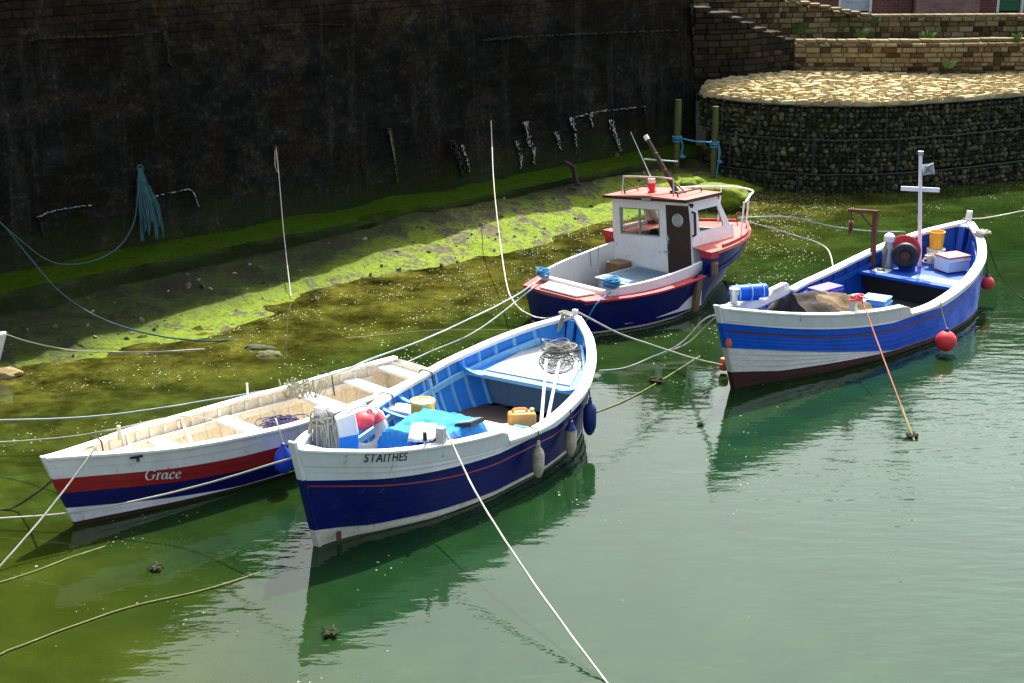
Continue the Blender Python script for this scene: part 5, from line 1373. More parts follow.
for y0, y1 in ((-.718, -.052), (.022, .618)):
    pane4('windscreen', [rl(fx(1.032)+.012, y0, 1.032), rl(fx(1.032)+.012, y1, 1.032), rl(fx(1.498)+.012, y1, 1.498), rl(fx(1.498)+.012, y0, 1.498)], M['glass'], house_w)
# door with porthole
door = MB(); dc = (.49, 1.325); rp = .095
n = 28; rin = []; outp = []
y0, y1, z0, z1 = DY0+.006, DY1-.006, zd+.005, DZ1-.006
for k in range(n):
    a = 2*math.pi*k/n; ca, sa = math.cos(a), math.sin(a)
    rin.append((dc[0]+rp*ca, dc[1]+rp*sa))
    sc = min(((y1-dc[0])/ca if ca > 0 else (y0-dc[0])/ca) if abs(ca) > 1e-6 else 9, ((z1-dc[1])/sa if sa > 0 else (z0-dc[1])/sa) if abs(sa) > 1e-6 else 9)
    outp.append((dc[0]+sc*ca, dc[1]+sc*sa))
for c_y, c_z in ((y0, z0), (y1, z0), (y0, z1), (y1, z1)):
    k = min(range(n), key=lambda k: (outp[k][0]-c_y)**2+(outp[k][1]-c_z)**2); outp[k] = (c_y, c_z)
v = [rl(xa-.004, *p) for p in rin]+[rl(xa-.004, *p) for p in outp]+[rl(xa-.026, *p) for p in rin]+[rl(xa-.026, *p) for p in outp]
f = []
for k in range(n):
    j = (k+1) % n; f += [(k, j, n+j, n+k), (2*n+k, 3*n+k, 3*n+j, 2*n+j), (k, 2*n+k, 2*n+j, j), (n+k, n+j, 3*n+j, 3*n+k)]
dr = door.add(v, f).build('door', M['brown'], house_w, smooth=0)
pm = ROLL @ Matrix.Translation((xa+.002, *dc)) @ Matrix.Rotation(R(90), 4, 'Y')
MB().torus(rp+.004, .012, pm, 28, 8).build('porthole_rim', M['chrome'], dr)
MB().lathe([(0, -.016), (rp, -.016), (rp, -.010), (0, -.010)], 28, pm).build('porthole_glass', M['portglass'], dr)
mb = MB(); mb.hexa([rl(xa+.0, .262, .93), rl(xa+.012, .262, .93), rl(xa+.012, .288, .93), rl(xa+.0, .288, .93), rl(xa+.0, .262, 1.07), rl(xa+.012, .262, 1.07), rl(xa+.012, .288, 1.07), rl(xa, .288, 1.07)]); mb.tube([rl(xa+.01, .275, 1.02), rl(xa+.045, .275, 1.02), rl(xa+.045, .345, 1.02)], .010, 6); mb.build('handle', M['chrome'], dr)
mb = MB(); mb.tube([rl(xa+.008, .19, .80), rl(xa+.008, .29, .80)], .014, 6); mb.build('hasp', M['galv'], dr)
# grab rail on the starboard corner
mb = MB(); mb.tube([rl(2.26, wall_y(1.45, 1)+.0, 1.45), rl(2.26, wall_y(1.45, 1)+.05, 1.44), rl(2.30, wall_y(1.1, 1)+.05, 1.10), rl(2.30, wall_y(1.1, 1), 1.08)], .022, 8); mb.build('grab_handle', M['black'], house_w)
mb = MB(); mb.box(rl(2.30, wall_y(1.57, 1)+.03, 1.56), (.06, .05, .06)); mb.build('side_light', M['black'], house_w, bevel=.008)
# roof fittings
mb = MB(); zr_ = zt_+.07
gx_ = 2.22
mb.tube(crom([rl(gx_+.05, -.72, zr_), rl(gx_-.03, -.74, zr_+.22), rl(gx_-.03, -.68, zr_+.26), rl(gx_-.03, 0, zr_+.27), rl(gx_-.03, .24, zr_+.26), rl(gx_-.03, .30, zr_+.22), rl(gx_+.05, .36, zr_)], 6), .014, 7)
mb.build('roof_rail', M['chrome'], roof)
mb = MB(); mb.tube([rl(gx_-.30, -.66, zr_), rl(gx_-.03, -.73, zr_+.21)], .011, 6); mb.tube([rl(gx_-.3, .33, zr_), rl(gx_-.03, .30, zr_+.22)], .011, 6); mb.build('rail_strut', M['rust'], roof)
for y_ in (-.62, .48):
    mb = MB(); mb.tube(crom([rl(2.3, y_, zr_), rl(2.28, y_, zr_+.05), rl(1.75, y_, zr_+.05), rl(1.72, y_, zr_)], 5), .014, 6); mb.build('grab_rail', M['brown'], roof)
mb = MB(); c0 = (2.10, -.22); pmx = ROLL @ Matrix.Translation((c0[0], c0[1], zr_))
mb.lathe([(0, 0), (.07, 0), (.07, .03), (.05, .04), (.05, .08), (.062, .09), (.062, .16), (0, .16)], 14, pmx, 0); mb.lathe([(.055, .16), (.06, .17), (.06, .23), (.03, .26), (0, .26)], 14, pmx, 1)
bl_ = mb.build('navigation_light', [M['buoyred'], M['white']], roof)
mb = MB()
def z_of(px, py, x, n_):
    p = B('rd', x, n_, 0); d = ray(px, py); return CAM_H+d.z*(p.y/d.y)
mb.tube([rl(2.10, -.22, zr_+.24), rl(2.13, -.25, zr_+.34), rl(2.30, -.44, zr_+1.0)], [.014, .009, .004], 7); mb.build('antenna', M['white'], roof)
mb = MB()
b0, b1 = rl(1.98, .20, zr_), rl(2.02, -.34, zr_+.86)
mb.tube([b0, b1], [.050, .032], 9); mb.box(b0+Vector((0, 0, .01)), (.18, .16, .06))
msr = mb.build('mast', M['brown'], roof)
mb = MB(); mb.tube([b1-(b1-b0).normalized()*.02, b1+(b1-b0).normalized()*.06], .040, 9); mb.build('mast_cap', M['white'], msr)
ar_ = R(-FR["rd"][2]); mb = MB(); cp = b0+(b1-b0)*.60; mb.bar(cp+Vector((-.24*math.cos(ar_), -.24*math.sin(ar_), .02)), cp+Vector((.30*math.cos(ar_), .30*math.sin(ar_), -.02)), .018); 
# fore-and-aft direction of the yard follows the picture plane of the boat's beam
msy = mb.build('yard', M['galv'], msr)
mb = MB()
for k, q in enumerate((.25, .42, .72)): mb.box(b0+(b1-b0)*q+Vector((.02, .03, 0)), (.05, .05, .05))
mb.build('mast_fitting', M['rust'], msr)
# pulpit rail on the bow
mb = MB(); pz = fd(.1)
pts = [h.pt(t, fd(t), s, -.05) for t, s in ((.30, -1), (.22, -1), (.10, -1), (.02, 1), (.10, 1), (.22, 1), (.30, 1))]
topz = .58
def up(p, dz, k=1.0): return Vector((p[0]-.05, p[1]*k, p[2]+dz))
tp = [up(h.pt(.24, fd(.24), -1, -.06), topz), up(h.pt(.14, fd(.14), -1, -.05), topz+.02), up(h.pt(.04, fd(.04), -1, .0), topz+.02), up(h.pt(.04, fd(.04), 1, .0), topz+.02), up(h.pt(.14, fd(.14), 1, -.05), topz+.02), up(h.pt(.24, fd(.24), 1, -.06), topz)]
mb.tube(crom(tp, 7), .016, 7)
for t, s in ((.25, -1), (.08, -1), (.08, 1), (.25, 1)):
    p = h.pt(t, fd(t), s, -.07); mb.tube([Vector(p), up(p, topz)], .014, 7)
mb.build('pulpit_rail', M['white'], bR)
mb = MB(); p = h.pt(.05, fd(.05), 1, -.05); 
mb.tube(crom([(.30, .16, .95), (.25, .12, 1.12), (.42, .12, 1.13), (.45, .18, .95)], 6), .010, 6); mb.build('bow_cleat', M['rust'], bR)
# wooden fender plank and brown tyre roll on the starboard side
mb = MB(); p = h.pt(h.tx(2.55, .3), .3, 1, .045); mb.hexa([(2.50, p[1]-.07, .06), (2.62, p[1]-.07, .06), (2.62, p[1]-.005, .06), (2.50, p[1]-.005, .06), (2.50, p[1]-.01, .64), (2.62, p[1]-.01, .64), (2.62, p[1]+.06, .64), (2.50, p[1]+.06, .64)]); mb.build('rubbing_plank', M['wood'], bR, bevel=.008)
mb = MB(); mb.tube([(2.24, 1.06, .60), (2.26, 1.08, .80)], .075, 12); mb.build('roller_fender', M['wood'], bR, bevel=.01)
# ================================================================== things lying in, hanging from and tied to the boats
def drape(name, w, l, top, mat, label, cat, loc, rot, seed, amp=.03, skirt=.25, n=26, shape=None):
    """a cloth thrown over something: folds on top, hanging edges"""
    V = []; F = []
    for i in range(n+1):
        for j in range(n+1):
            u, v_ = -1+2*i/n, -1+2*j/n
            e = max(abs(u), abs(v_)); z = top if e < .72 else top-skirt*((e-.72)/.28)**1.2
            if shape: z *= shape(u, v_)
            z += amp*(mnoise.noise(Vector((u*2.2, v_*2.2, seed)))*1.3+abs(mnoise.noise(Vector((u*4+v_*2, v_*4-u*3, seed+5))))*1.2+.5*mnoise.noise(Vector((u*9, v_*9, seed))))
            k = 1+.06*mnoise.noise(Vector((u*3, v_*3, seed+9)))
            k *= 1-.10*max(0, (e-.72)/.28)
            V.append((u*l/2*k, v_*w/2*k, max(z, .004)))
    for i in range(n):
        for j in range(n):
            q = i*(n+1)+j; F.append((q, q+1, q+n+2, q+n+1))
    o = MB().add(V, F).build(name, mat, smooth=28, loc=loc, rot=(0, 0, rot))
    md = o.modifiers.new('thick', 'SOLIDIFY'); md.thickness = .006
    return tag(o, label, cat)
def fluff_loops(mb, c, r, n, tr, flat=.35, segs=14, zmin=-9, lay=None):
    for i in range(n):
        ph = rnd.uniform(0, 6.28); rr = r*rnd.uniform(.35, 1.0); o = Vector((rnd.uniform(-.4, .4)*r, rnd.uniform(-.4, .4)*r, rnd.uniform(0, flat)*r)); el = rnd.uniform(.5, 1)
        t1, t2 = rnd.uniform(-.35, .35), rnd.uniform(-.35, .35); pts = []
        for k in range(segs+1):
            a = ph+2*math.pi*k/segs*rnd.uniform(.97, 1.03); x, y = math.cos(a)*rr, math.sin(a)*rr*el
            pts.append(Vector(c)+o+Vector((x, y, max(zmin, x*t1+y*t2+rnd.uniform(-.02, .02)*r))))
        mb.tube(crom(pts, 3), tr, 5)
# ---- in the named boat
drape('tarpaulin', 1.0, 1.12, .25, M['tarpblue'], 'crumpled light blue tarpaulin over gear amidships in the navy named boat', 'tarpaulin', B('st', 2.22, -.12, .48), rz('st', 4), 3, .028, .23, 34)
drape('white_sheet', .34, .58, .06, M['sheet'], 'folded white sheet lying on the light blue tarpaulin', 'sheet', B('st', 1.88, -.22, .735), rz('st', 30), 11, .012, .05, 12)
drape('tarpaulin', .42, .62, .30, M['tarpdark'], 'dark blue tarpaulin fold at the bow end of the light blue tarpaulin', 'tarpaulin', B('st', 1.86, -.40, .42), rz('st', -8), 17, .03, .24, 16)
o = MB(); o.box((0, 0, .03), (.34, .20, .05)); o.box((0, 0, .058), (.30, .16, .008), mat=1)
tag(o.build('plastic_tray', [M['black'], M['greyblue']], loc=B('st', 2.42, -.48, .72), rot=(R(-14), R(8), rz('st', 6)), bevel=.008), 'flat grey black tray at the edge of the light blue tarpaulin', 'tray')
# life ring with a red buoy
lr = thing('life_ring', 'worn white life ring with red bands propped near the navy bow', 'life ring', B('st', 1.64, .34, .46), rot=(R(66), 0, R(25)))
for k in (0, 1):
    a = math.pi*k+R(35)
    MB().torus(.20, .066, Matrix.Translation((0, .27, 0)), 30, 12, a0=a+R(13), a1=a+R(167)).build('ring_body', M['ringwhite'], lr)
    MB().torus(.20, .069, Matrix.Translation((0, .27, 0)), 10, 12, a0=a-R(13), a1=a+R(13)).build('ring_band', M['ringred'], lr)
mb = MB(); mb.torus(.275, .008, Matrix.Translation((0, .27, 0)), 40, 5); mb.build('grab_line', M['ropeblue'], lr)
by = thing('mooring_buoy', 'faded red buoy resting on top of the white life ring', 'buoy', B('st', 1.58, .36, .88), rz('st'))
MB().lathe([(0, -.13)]+[(.125*math.cos(a), .10*math.sin(a)) for a in [R(x) for x in range(-75, 80, 15)]]+[(0, .10)], 22).build('float', M['ringred'], by)
MB().torus(.03, .012, Matrix.Translation((.06, -.05, .09)) @ Matrix.Rotation(R(60), 4, 'X'), 14, 6).build('eye', M['ringred'], by)
# fender leaning by the ring
fe = thing('boat_fender', 'worn white fender leaning against the right side of the life ring', 'fender', B('st', 1.86, .30, .53), rot=(R(-25), R(20), rz('st')))
MB().lathe([(0, 0), (.05, .01), (.075, .05), (.078, .30), (.06, .36), (.025, .39), (.02, .43), (0, .43)], 16).build('body', M['ringwhite'], fe)
# rope hanks on the timberhead
mb = MB(); o0 = B('st', .92, .40, .55)
for i in range(34):
    a = rnd.uniform(-1.9, 2.2); r1 = rnd.uniform(.09, .13); x, y = math.cos(a+R(-60))*r1, math.sin(a+R(-60))*r1
    zt0 = rnd.uniform(.48, .62); l_ = rnd.uniform(.35, .58)
    mb.tube(crom([(x*.6, y*.6, zt0+.03), (x, y, zt0), (x*1.25+rnd.uniform(-.03, .03), y*1.25, zt0-l_*.5), (x*1.3, y*1.3+rnd.uniform(-.02, .02), zt0-l_), (x*1.1, y*1.4, zt0-l_+.02), (x*1.15, y*1.1, zt0-l_*.4)], 5), .010, 5)
mb.torus(.115, .013, Matrix.Translation((0, 0, .58)), 20, 6); mb.torus(.12, .013, Matrix.Translation((0, 0, .53)) @ Matrix.Rotation(R(8), 4, 'X'), 20, 6)
tag(mb.build('rope_hank', M['ropegrey'], loc=o0), 'grey rope hanks wrapped over the white timberhead at the bow of the navy named boat', 'rope')
# yellow tub
tb = thing('yellow_tub', 'round yellow tub with a pale lid by the far side of the navy named boat', 'tub', B('st', 2.86, .46, .53), rz('st'))
MB().lathe([(0, 0), (.125, 0), (.14, .02), (.142, .15), (0, .15)], 22).build('body', M['yellow'], tb)
MB().lathe([(.10, .15), (.146, .15), (.15, .16), (.148, .185), (.125, .19), (.11, .175), (0, .175)], 22).build('lid', M['yellowpale'], tb)
MB().torus(.06, .006, Matrix.Translation((.03, 0, .19)), 18, 5, a0=0, a1=3.1).build('handle', M['wood'], tb)
# orange jerrycan
jc = thing('jerrycan', 'small orange plastic jerrycan behind the white thwart of the navy named boat', 'jerrycan', B('st', 3.34, -.60, .44), rz('st', -50))
mb = MB(); mb.box((0, 0, .09), (.32, .17, .18)); mb.build('body', M['orange'], jc, bevel=.03)
mb = MB(); mb.tube(crom([(-.11, 0, .175), (-.09, 0, .215), (.04, 0, .215), (.06, 0, .175)], 5), .016, 7); mb.build('handle', M['orange'], jc)
mb = MB(); mb.tube([(.12, 0, .17), (.12, 0, .215)], .026, 10); mb.build('cap', M['yellowpale'], jc)
bx = thing('floor_crate', 'low white support board under the orange jerrycan in the navy named boat', 'board', B('st', 3.34, -.58, .14), rz('st', -50))
mb = MB(); mb.box((0, 0, .15), (.40, .24, .296)); mb.build('crate_body', M['whitehull'], bx, bevel=.01)
# two white poles on the platform beam
for k, (p0, p1, lab) in enumerate((((3.36, -.83, .30), (4.72, -.13, .80), 'white wooden pole leaning on the stern platform, left one of the pair'), ((3.44, -.84, .32), (4.74, -.30, .78), 'white wooden pole leaning on the stern platform, right one beside the net'))):
    a, b_ = B('st', *p0), B('st', *p1)
    mb = MB(); mb.tube([Vector((0, 0, 0)), b_-a], [.022, .018], 8); tag(mb.build('wooden_pole', M['white'], loc=a), lab, 'pole', 'white poles in the navy boat')
ln = thing('landing_net', 'wire hooped landing net lying on the pale stern platform', 'net', B('st', 4.70, -.22, .66), rot=(R(16), R(-14), rz('st', 6)))
MB().torus(.26, .007, Matrix.Translation((.12, 0, .08)) @ Matrix.Scale(.8, 4, (0, 1, 0)), 36, 5).build('hoop', M['black'], ln)
mb = MB()
for k in range(-5, 6):
    y = k*.038; L_ = math.sqrt(max(0, .0625-(y/.8)**2))
    mb.tube(crom([(.12-L_, y, .08), (.12, y+rnd.uniform(-.02, .02), .02), (.12+L_, y, .08)], 4), .0028, 4)
for k in range(-6, 7):
    x = .12+k*.038; L_ = .8*math.sqrt(max(0, .0625-(x-.12)**2)); mb.tube(crom([(x, -L_, .08), (x+rnd.uniform(-.02, .02), 0, .02), (x, L_, .08)], 4), .0028, 4)
mb.build('mesh', M['ropedark'], ln)
mb = MB(); fluff_loops(mb, (0, 0, .02), .27, 11, .0045, .4, zmin=-.01)
tag(mb.build('tangled_line', M['ropedark'], loc=B('st', 5.05, -.14, .70)), 'tangle of dark and pale line heaped on the pale stern platform', 'line')
mb = MB(); fluff_loops(mb, (0, 0, .02), .24, 11, .0055, .4, zmin=-.01)
tag(mb.build('line_heap', M['ropewhite'], loc=B('st', 5.20, -.08, .74)), 'small heap of pale line on top of the dark tangle on the stern platform', 'line')
mb = MB(); fluff_loops(mb, (0, 0, 0), .07, 8, .010, .8)
for k in range(6): mb.tube(crom([(rnd.uniform(-.05, .05), rnd.uniform(-.05, .05), .02), (-.06+rnd.uniform(-.04, .04), rnd.uniform(-.05, .05), -.06), (-.10+rnd.uniform(-.03, .03), rnd.uniform(-.06, .06), -.20)], 5), .009, 5)
tag(mb.build('rope_lashing', M['ropegrey'], loc=B('st', 5.52, .04, 1.14)), 'pale rope lashed round the sternpost of the navy named boat', 'rope')
# fenders over the side
def hang_fender(b, x, side, ztop, drop, length, r, mat, capmat, label, ang=0, off=.02):
    h_ = HS[b]; yk = h_.half(x, ztop, 0)+.03; zc_ = ztop-drop
    low_y = max(h_.half(x, max(zc_-length*.5, .02), 0), h_.half(x, ztop-.15, 0))+r+off
    P0 = B(b, x, side*low_y, zc_)
    t = thing('boat_fender', label, 'fender', P0, rz(b), 'fenders hanging from the navy named boat')
    prof = [(0, 0), (.022, 0), (.026, -.035), (.03, -.05), (r*.75, -.075), (r, -.12), (r*1.02, -length*.55), (r, -length+.10), (r*.7, -length+.035), (.028, -length), (0, -length)]
    MB().lathe(prof, 18).build('body', mat, t)
    MB().torus(.02, .009, Matrix.Translation((0, 0, .012)) @ Matrix.Rotation(R(90), 4, 'X'), 12, 6).build('eye', capmat or mat, t)
    if capmat: MB().lathe([(0, .004), (.028, .0), (.034, -.05), (r*.78, -.074), (r*1.015, -.125), (0, -.125)], 18).build('blue_end', capmat, t)
    mb = MB(); rin_ = B(b, x, side*(yk-.10), ztop+.035)-P0; rin_ = Matrix.Rotation(-rz(b), 3, 'Z') @ rin_
    ro_ = Matrix.Rotation(-rz(b), 3, 'Z') @ (B(b, x, side*(yk+.02), ztop+.03)-P0)
    mb.tube([rin_, ro_, ro_*.5+Vector((0, 0, .02)), Vector((0, 0, .02))], .008, 5); mb.build('lanyard', M['ropedark'], t)
hang_fender('st', 2.83, -1, .64, .14, .40, .068, M['fendwhite'], None, 'grimy white fender hanging lowest on the near side of the navy named boat')
hang_fender('st', 3.56, -1, .64, .10, .42, .070, M['fendwhite'], M['fendblue'], 'white fender with a dark blue top end beside the plain navy fender')
hang_fender('st', 4.12, -1, .72, .10, .44, .078, M['fendblue'], None, 'plain navy blue fender nearest the stern of the named boat')
# ---- at the white boat
p = B('gr', 3.02, -.70, .60)
fb_ = thing('boat_fender', 'bright blue teardrop fender hanging between the white boat and the navy boat', 'fender', at(283, 445, .52))
MB().lathe([(0, .03), (.02, .02), (.03, -.02), (.09, -.10), (.115, -.19), (.10, -.27), (.05, -.32), (0, -.33)], 18).build('body', M['fendbright'], fb_)
mb = MB(); mb.tube(crom([(0, 0, .02), (-.06, .08, .20), (-.1, .2, .24)], 5), .008, 5); mb.build('lanyard', M['ropewhite'], fb_)
mb = MB(); fluff_loops(mb, (0, 0, .02), .24, 34, .007, .5, zmin=-.02)
tag(mb.build('net_heap', M['netpurple'], loc=B('gr', 2.95, -.16, .36)), 'heap of purple grey netting in the bottom of the white boat', 'net')
mb = MB(); fluff_loops(mb, (0, 0, .02), .22, 12, .010, .3, zmin=-.02)
tag(mb.build('rope_heap', M['ropewhite'], loc=B('gr', 2.35, -.12, .14)), 'loose pale rope coil beside the purple net in the white boat', 'rope')
mb = MB()
for k in range(9): 
    x = rnd.uniform(-.25, .25); mb.tube(crom([(x, .0, .02), (x+.05, -.05, -.10-rnd.random()*.12), (x+.12, -.03, -.2), (x+.2, .0, .01)], 5), .009, 5)
fluff_loops(mb, (.05, -.08, -.05), .12, 5, .009, .3)
tag(mb.build('rope_bunch', M['ropegrey'], loc=B('gr', 3.6, .47, .70)), 'bunch of pale rope draped inside the far gunwale of the white boat', 'rope')
for x, z in ((3.66, .56), (4.30, .60)): 
    pass
# ---- in the blue boat
def canvas():
    V = []; F = []; nu_, nv_ = 60, 40; L_, W_ = 1.40, 1.05
    for i in range(nu_+1):
        u = i/nu_
        for j in range(nv_+1):
            v_ = -1+2*j/nv_
            rdg = .40*(1-.55*max(0, (u-.25)/.75)**1.3)*min(1, u/.06+.25)               # ridge falls away aft
            prof_ = (1-abs(v_-(-.15+.25*u))**1.25*.85)
            fold = .05*abs(math.sin(v_*4.3+u*5+1.4*mnoise.noise(Vector((u*3, v_*2, 3)))))*(.3+u)
            z = max(.0, rdg*prof_ - fold + .03*mnoise.noise(Vector((u*4, v_*4, 9))) + .012*mnoise.noise(Vector((u*13, v_*11, 2))))
            if i in (0,) or abs(v_) > .97: z = min(z, .10)
            V.append(((u-.5)*L_+.03*mnoise.noise(Vector((v_*3, u, 5))), v_*W_/2*(1-.25*u)+.03*mnoise.noise(Vector((u*4, 7, v_))), z))
    for i in range(nu_):
        for j in range(nv_):
            q = i*(nv_+1)+j; F.append((q, q+1, q+nv_+2, q+nv_+1))
    cb = MB().add(V, F)
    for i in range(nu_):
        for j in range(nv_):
            if i > 24+7*math.sin(j*.4) or j > 30: cb.m[i*nv_+j] = 1  # shaded side is painted dark, the rest stays tan
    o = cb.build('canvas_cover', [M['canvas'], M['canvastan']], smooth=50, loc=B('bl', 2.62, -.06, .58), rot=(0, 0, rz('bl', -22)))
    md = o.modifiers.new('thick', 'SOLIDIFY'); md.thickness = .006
    tag(o, 'brown canvas cover thrown over the gear in the bow of the royal blue boat', 'cover')
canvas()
dr_ = thing('blue_drum', 'royal blue drum strapped on its side by the bow of the royal blue boat', 'drum', B('bl', 1.42, .46, 1.04), R(14))
MB().lathe([(0, -.27), (.10, -.27), (.115, -.25), (.115, .25), (.10, .27), (0, .27)], 18, Matrix.Rotation(R(90), 4, 'Y')).build('body', M['royal'], dr_)
mb = MB()
for x in (-.16, .02, .19): mb.torus(.118, .010, Matrix.Translation((x, 0, 0)) @ Matrix.Rotation(R(90), 4, 'Y'), 20, 5)
mb.build('strap', M['skypale'], dr_)
mb = MB(); mb.box((0, 0, 0), (.44, .10, .07)); tag(mb.build('support_plank', M['whitehull'], loc=B('bl', 1.62, .30, .96), rot=(0, 0, rz('bl', 20)), bevel=.008), 'grey plank beside the royal blue drum on the bow', 'plank')
mb = MB(); mb.tube([(0, 0, 0), (0, 0, .22)], .05, 10); mb.tube([(0, 0, .22), (0, 0, .30)], .07, 10); mb.torus(.075, .014, Matrix.Translation((0, 0, .08)), 16, 6)
tag(mb.build('samson_post', M['galv'], loc=B('bl', .72, .24, .98)), 'weathered grey samson post wound with rope at the bow of the royal blue boat', 'post')
def fishbox(b, x, n_, z, s, mat, label, lidmat=None, rot=0, name='fish_box'):
    t = thing(name, label, 'box', B(b, x, n_, z), rz(b, rot)); w, d_, hh = s
    mb = MB(); mb.box((0, 0, hh/2), (w, d_, hh)); 
    for yy in (-1, 1): mb.box((0, yy*(d_/2+.008), hh*.8), (w*1.02, .02, .03))
    mb.build('body', mat, t, bevel=.01)
    mb = MB(); mb.box((0, 0, hh+.016), (w*1.04, d_*1.04, .028)); mb.build('lid', lidmat or mat, t, bevel=.008)
    return t
fishbox('bl', 3.55, -.02, .30, (.34, .34, .26), M['skypale'], 'pale blue box nearest the canvas cover in the royal blue boat', rot=10)
fishbox('bl', 3.88, -.22, .30, (.36, .36, .26), M['skypale'], 'pale blue box on the right, next to the dark well of the royal blue boat', rot=10)
fishbox('bl', 3.85, .62, .46, (.50, .28, .12), M['purple'], 'flat violet blue crate by the far side of the royal blue boat', rot=-8)
t = fishbox('bl', 6.42, -.20, .52, (.44, .34, .22), M['white'], 'white cool box with a faded red lid in the stern of the royal blue boat', M['lidred'], rot=-24, name='cool_box')
yb = thing('yellow_bucket', 'yellow plastic bucket standing on a white tub in the stern of the blue boat', 'bucket', B('bl', 6.75, .25, .74), rz('bl'))
MB().lathe([(0, 0), (.105, 0), (.125, .26), (.132, .265), (.132, .28), (.118, .28), (.10, .03), (0, .03)], 20).build('body', M['yellow'], yb)
MB().torus(.125, .005, Matrix.Translation((0, 0, .26)) @ Matrix.Rotation(R(60), 4, 'X'), 20, 5, a0=math.pi, a1=2*math.pi).build('handle', M['galv'], yb)
wt = thing('white_tub', 'round white tub under the yellow bucket in the blue boat', 'tub', B('bl', 6.75, .25, .50), rz('bl'))
MB().lathe([(0, 0), (.135, 0), (.15, .22), (.155, .235), (0, .236)], 20).build('body', M['sheet'], wt)
mb = MB(); fluff_loops(mb, (0, 0, .05), .13, 14, .011, .9, zmin=-.02)
tag(mb.build('rope_coil', M['ropewhite'], loc=B('bl', 6.42, .12, .56)), 'white rope coil between the yellow bucket and the cool box', 'rope')
mb = MB(); fluff_loops(mb, (0, 0, .02), .12, 12, .012, .6)
tag(mb.build('rope_coil', M['ropewhite'], loc=B('bl', 6.95, -.42, 1.0)), 'white rope coil on the near quarter of the blue boat', 'rope')
mb = MB(); fluff_loops(mb, (0, 0, -.05), .06, 5, .010, .9); mb.tube(crom([(0, 0, .16), (.02, .0, -.02), (0, .02, -.14)], 4), .010, 5)
tag(mb.build('rope_hank', M['ropebright'], loc=B('bl', 6.92, .38, .92)), 'turquoise rope hank hanging inside the stern of the blue boat', 'rope')
mb = MB(); fluff_loops(mb, (0, 0, .0), .085, 9, .013, .9)
tag(mb.build('rope_coil', M['buoyred'], loc=B('bl', 2.36, -.70, .96)), 'red and white rope wound on the near bollard of the blue boat', 'rope')
post_mb(2.36, -.66, .6, 1.02, .05).build('bollard', M['ringwhite'], bB, smooth=0, bevel=.012)
def round_buoy(px, py, z, r, label, top):
    P0 = at(px, py, z); t = thing('round_buoy', label, 'buoy', P0, 0, 'round red buoys hanging from the blue boat')
    MB().lathe([(0, -r)]+[(r*math.cos(a), r*math.sin(a)) for a in [R(x) for x in range(-80, 75, 12)]]+[(.035, r*1.02), (0, r*1.02)], 26).build('float', M['buoyred'], t)
    MB().lathe([(.045, r*.95), (.04, r*1.08), (.02, r*1.28), (0, r*1.28)], 12).build('neck', M['fendblue'], t)
    mb = MB(); mb.tube(crom([Vector((0, 0, r*1.2)), (Vector(top)-P0)*.6+Vector((0, 0, .04)), Vector(top)-P0], 5), .009, 5); mb.build('lanyard', M['ropedark'], t)
hb_ = HS['bl']
round_buoy(946, 341, .20, .150, 'larger round red buoy hanging at the waterline on the near side of the blue boat', B('bl', 4.15, -1.10, .63))
round_buoy(987, 283, .36, .115, 'smaller round red buoy hanging at the stern of the blue boat', B('bl', 6.55, -.66, .92))
for px, py, z, lab in ((724, 364, .12, 'orange float at the bow waterline of the blue boat, tied to white rope'),):
    fo = MB().lathe([(0, -.09), (.05, -.085), (.07, -.03), (.07, .03), (.05, .085), (0, .09)], 14).build('small_float', M['buoyorange'], loc=at(px, py, z)); tag(fo, lab, 'float')
fo = MB().lathe([(0, -.06), (.03, -.055), (.045, 0), (.03, .055), (0, .06)], 12).build('small_float', M['buoyorange'], loc=B('bl', .12, -.09, .72)); tag(fo, 'small orange float high on the stem of the blue boat', 'float')
# ---- on the cabin boat
def coil(loc, r, label, mat='ropebright', n=16):
    mb = MB(); fluff_loops(mb, (0, 0, .03), r, n, .015, 1.0, zmin=-.06); tag(mb.build('rope_coil', M[mat], loc=loc), label, 'rope', 'blue rope coils on the cabin boat')
coil(B('rd', 4.32, -.62, .63), .085, 'bright blue rope coil on the far stern post of the cabin boat')
coil(B('rd', 4.18, .66, .66), .115, 'bright blue rope coil on the near quarter of the cabin boat', n=22)
mb = MB(); mb.tube([(0, 0, 0), (.0, .0, .36)], .014, 6); mb.tube([(0, 0, -.1), (0, 0, .02)], .03, 8)
tag(mb.build('tiller_bar', M['galv'], loc=B('rd', 3.05, -.62, .52), rot=(R(-10), 0, 0)), 'thin grey bar standing in the cockpit of the cabin boat', 'bar')
mb = MB(); mb.tube(crom([(0, 0, .02), (.05, .08, .0), (.06, .10, -.18), (.02, .10, -.30)], 5), .009, 5); mb.tube(crom([(.2, .0, .02), (.2, .06, -.02), (.22, .08, -.26)], 5), .007, 5)
tag(mb.build('rope_end', M['ropebright'], loc=B('rd', 3.2, -.93, .78)), 'blue rope ends hanging over the far bulwark of the cabin boat', 'rope')
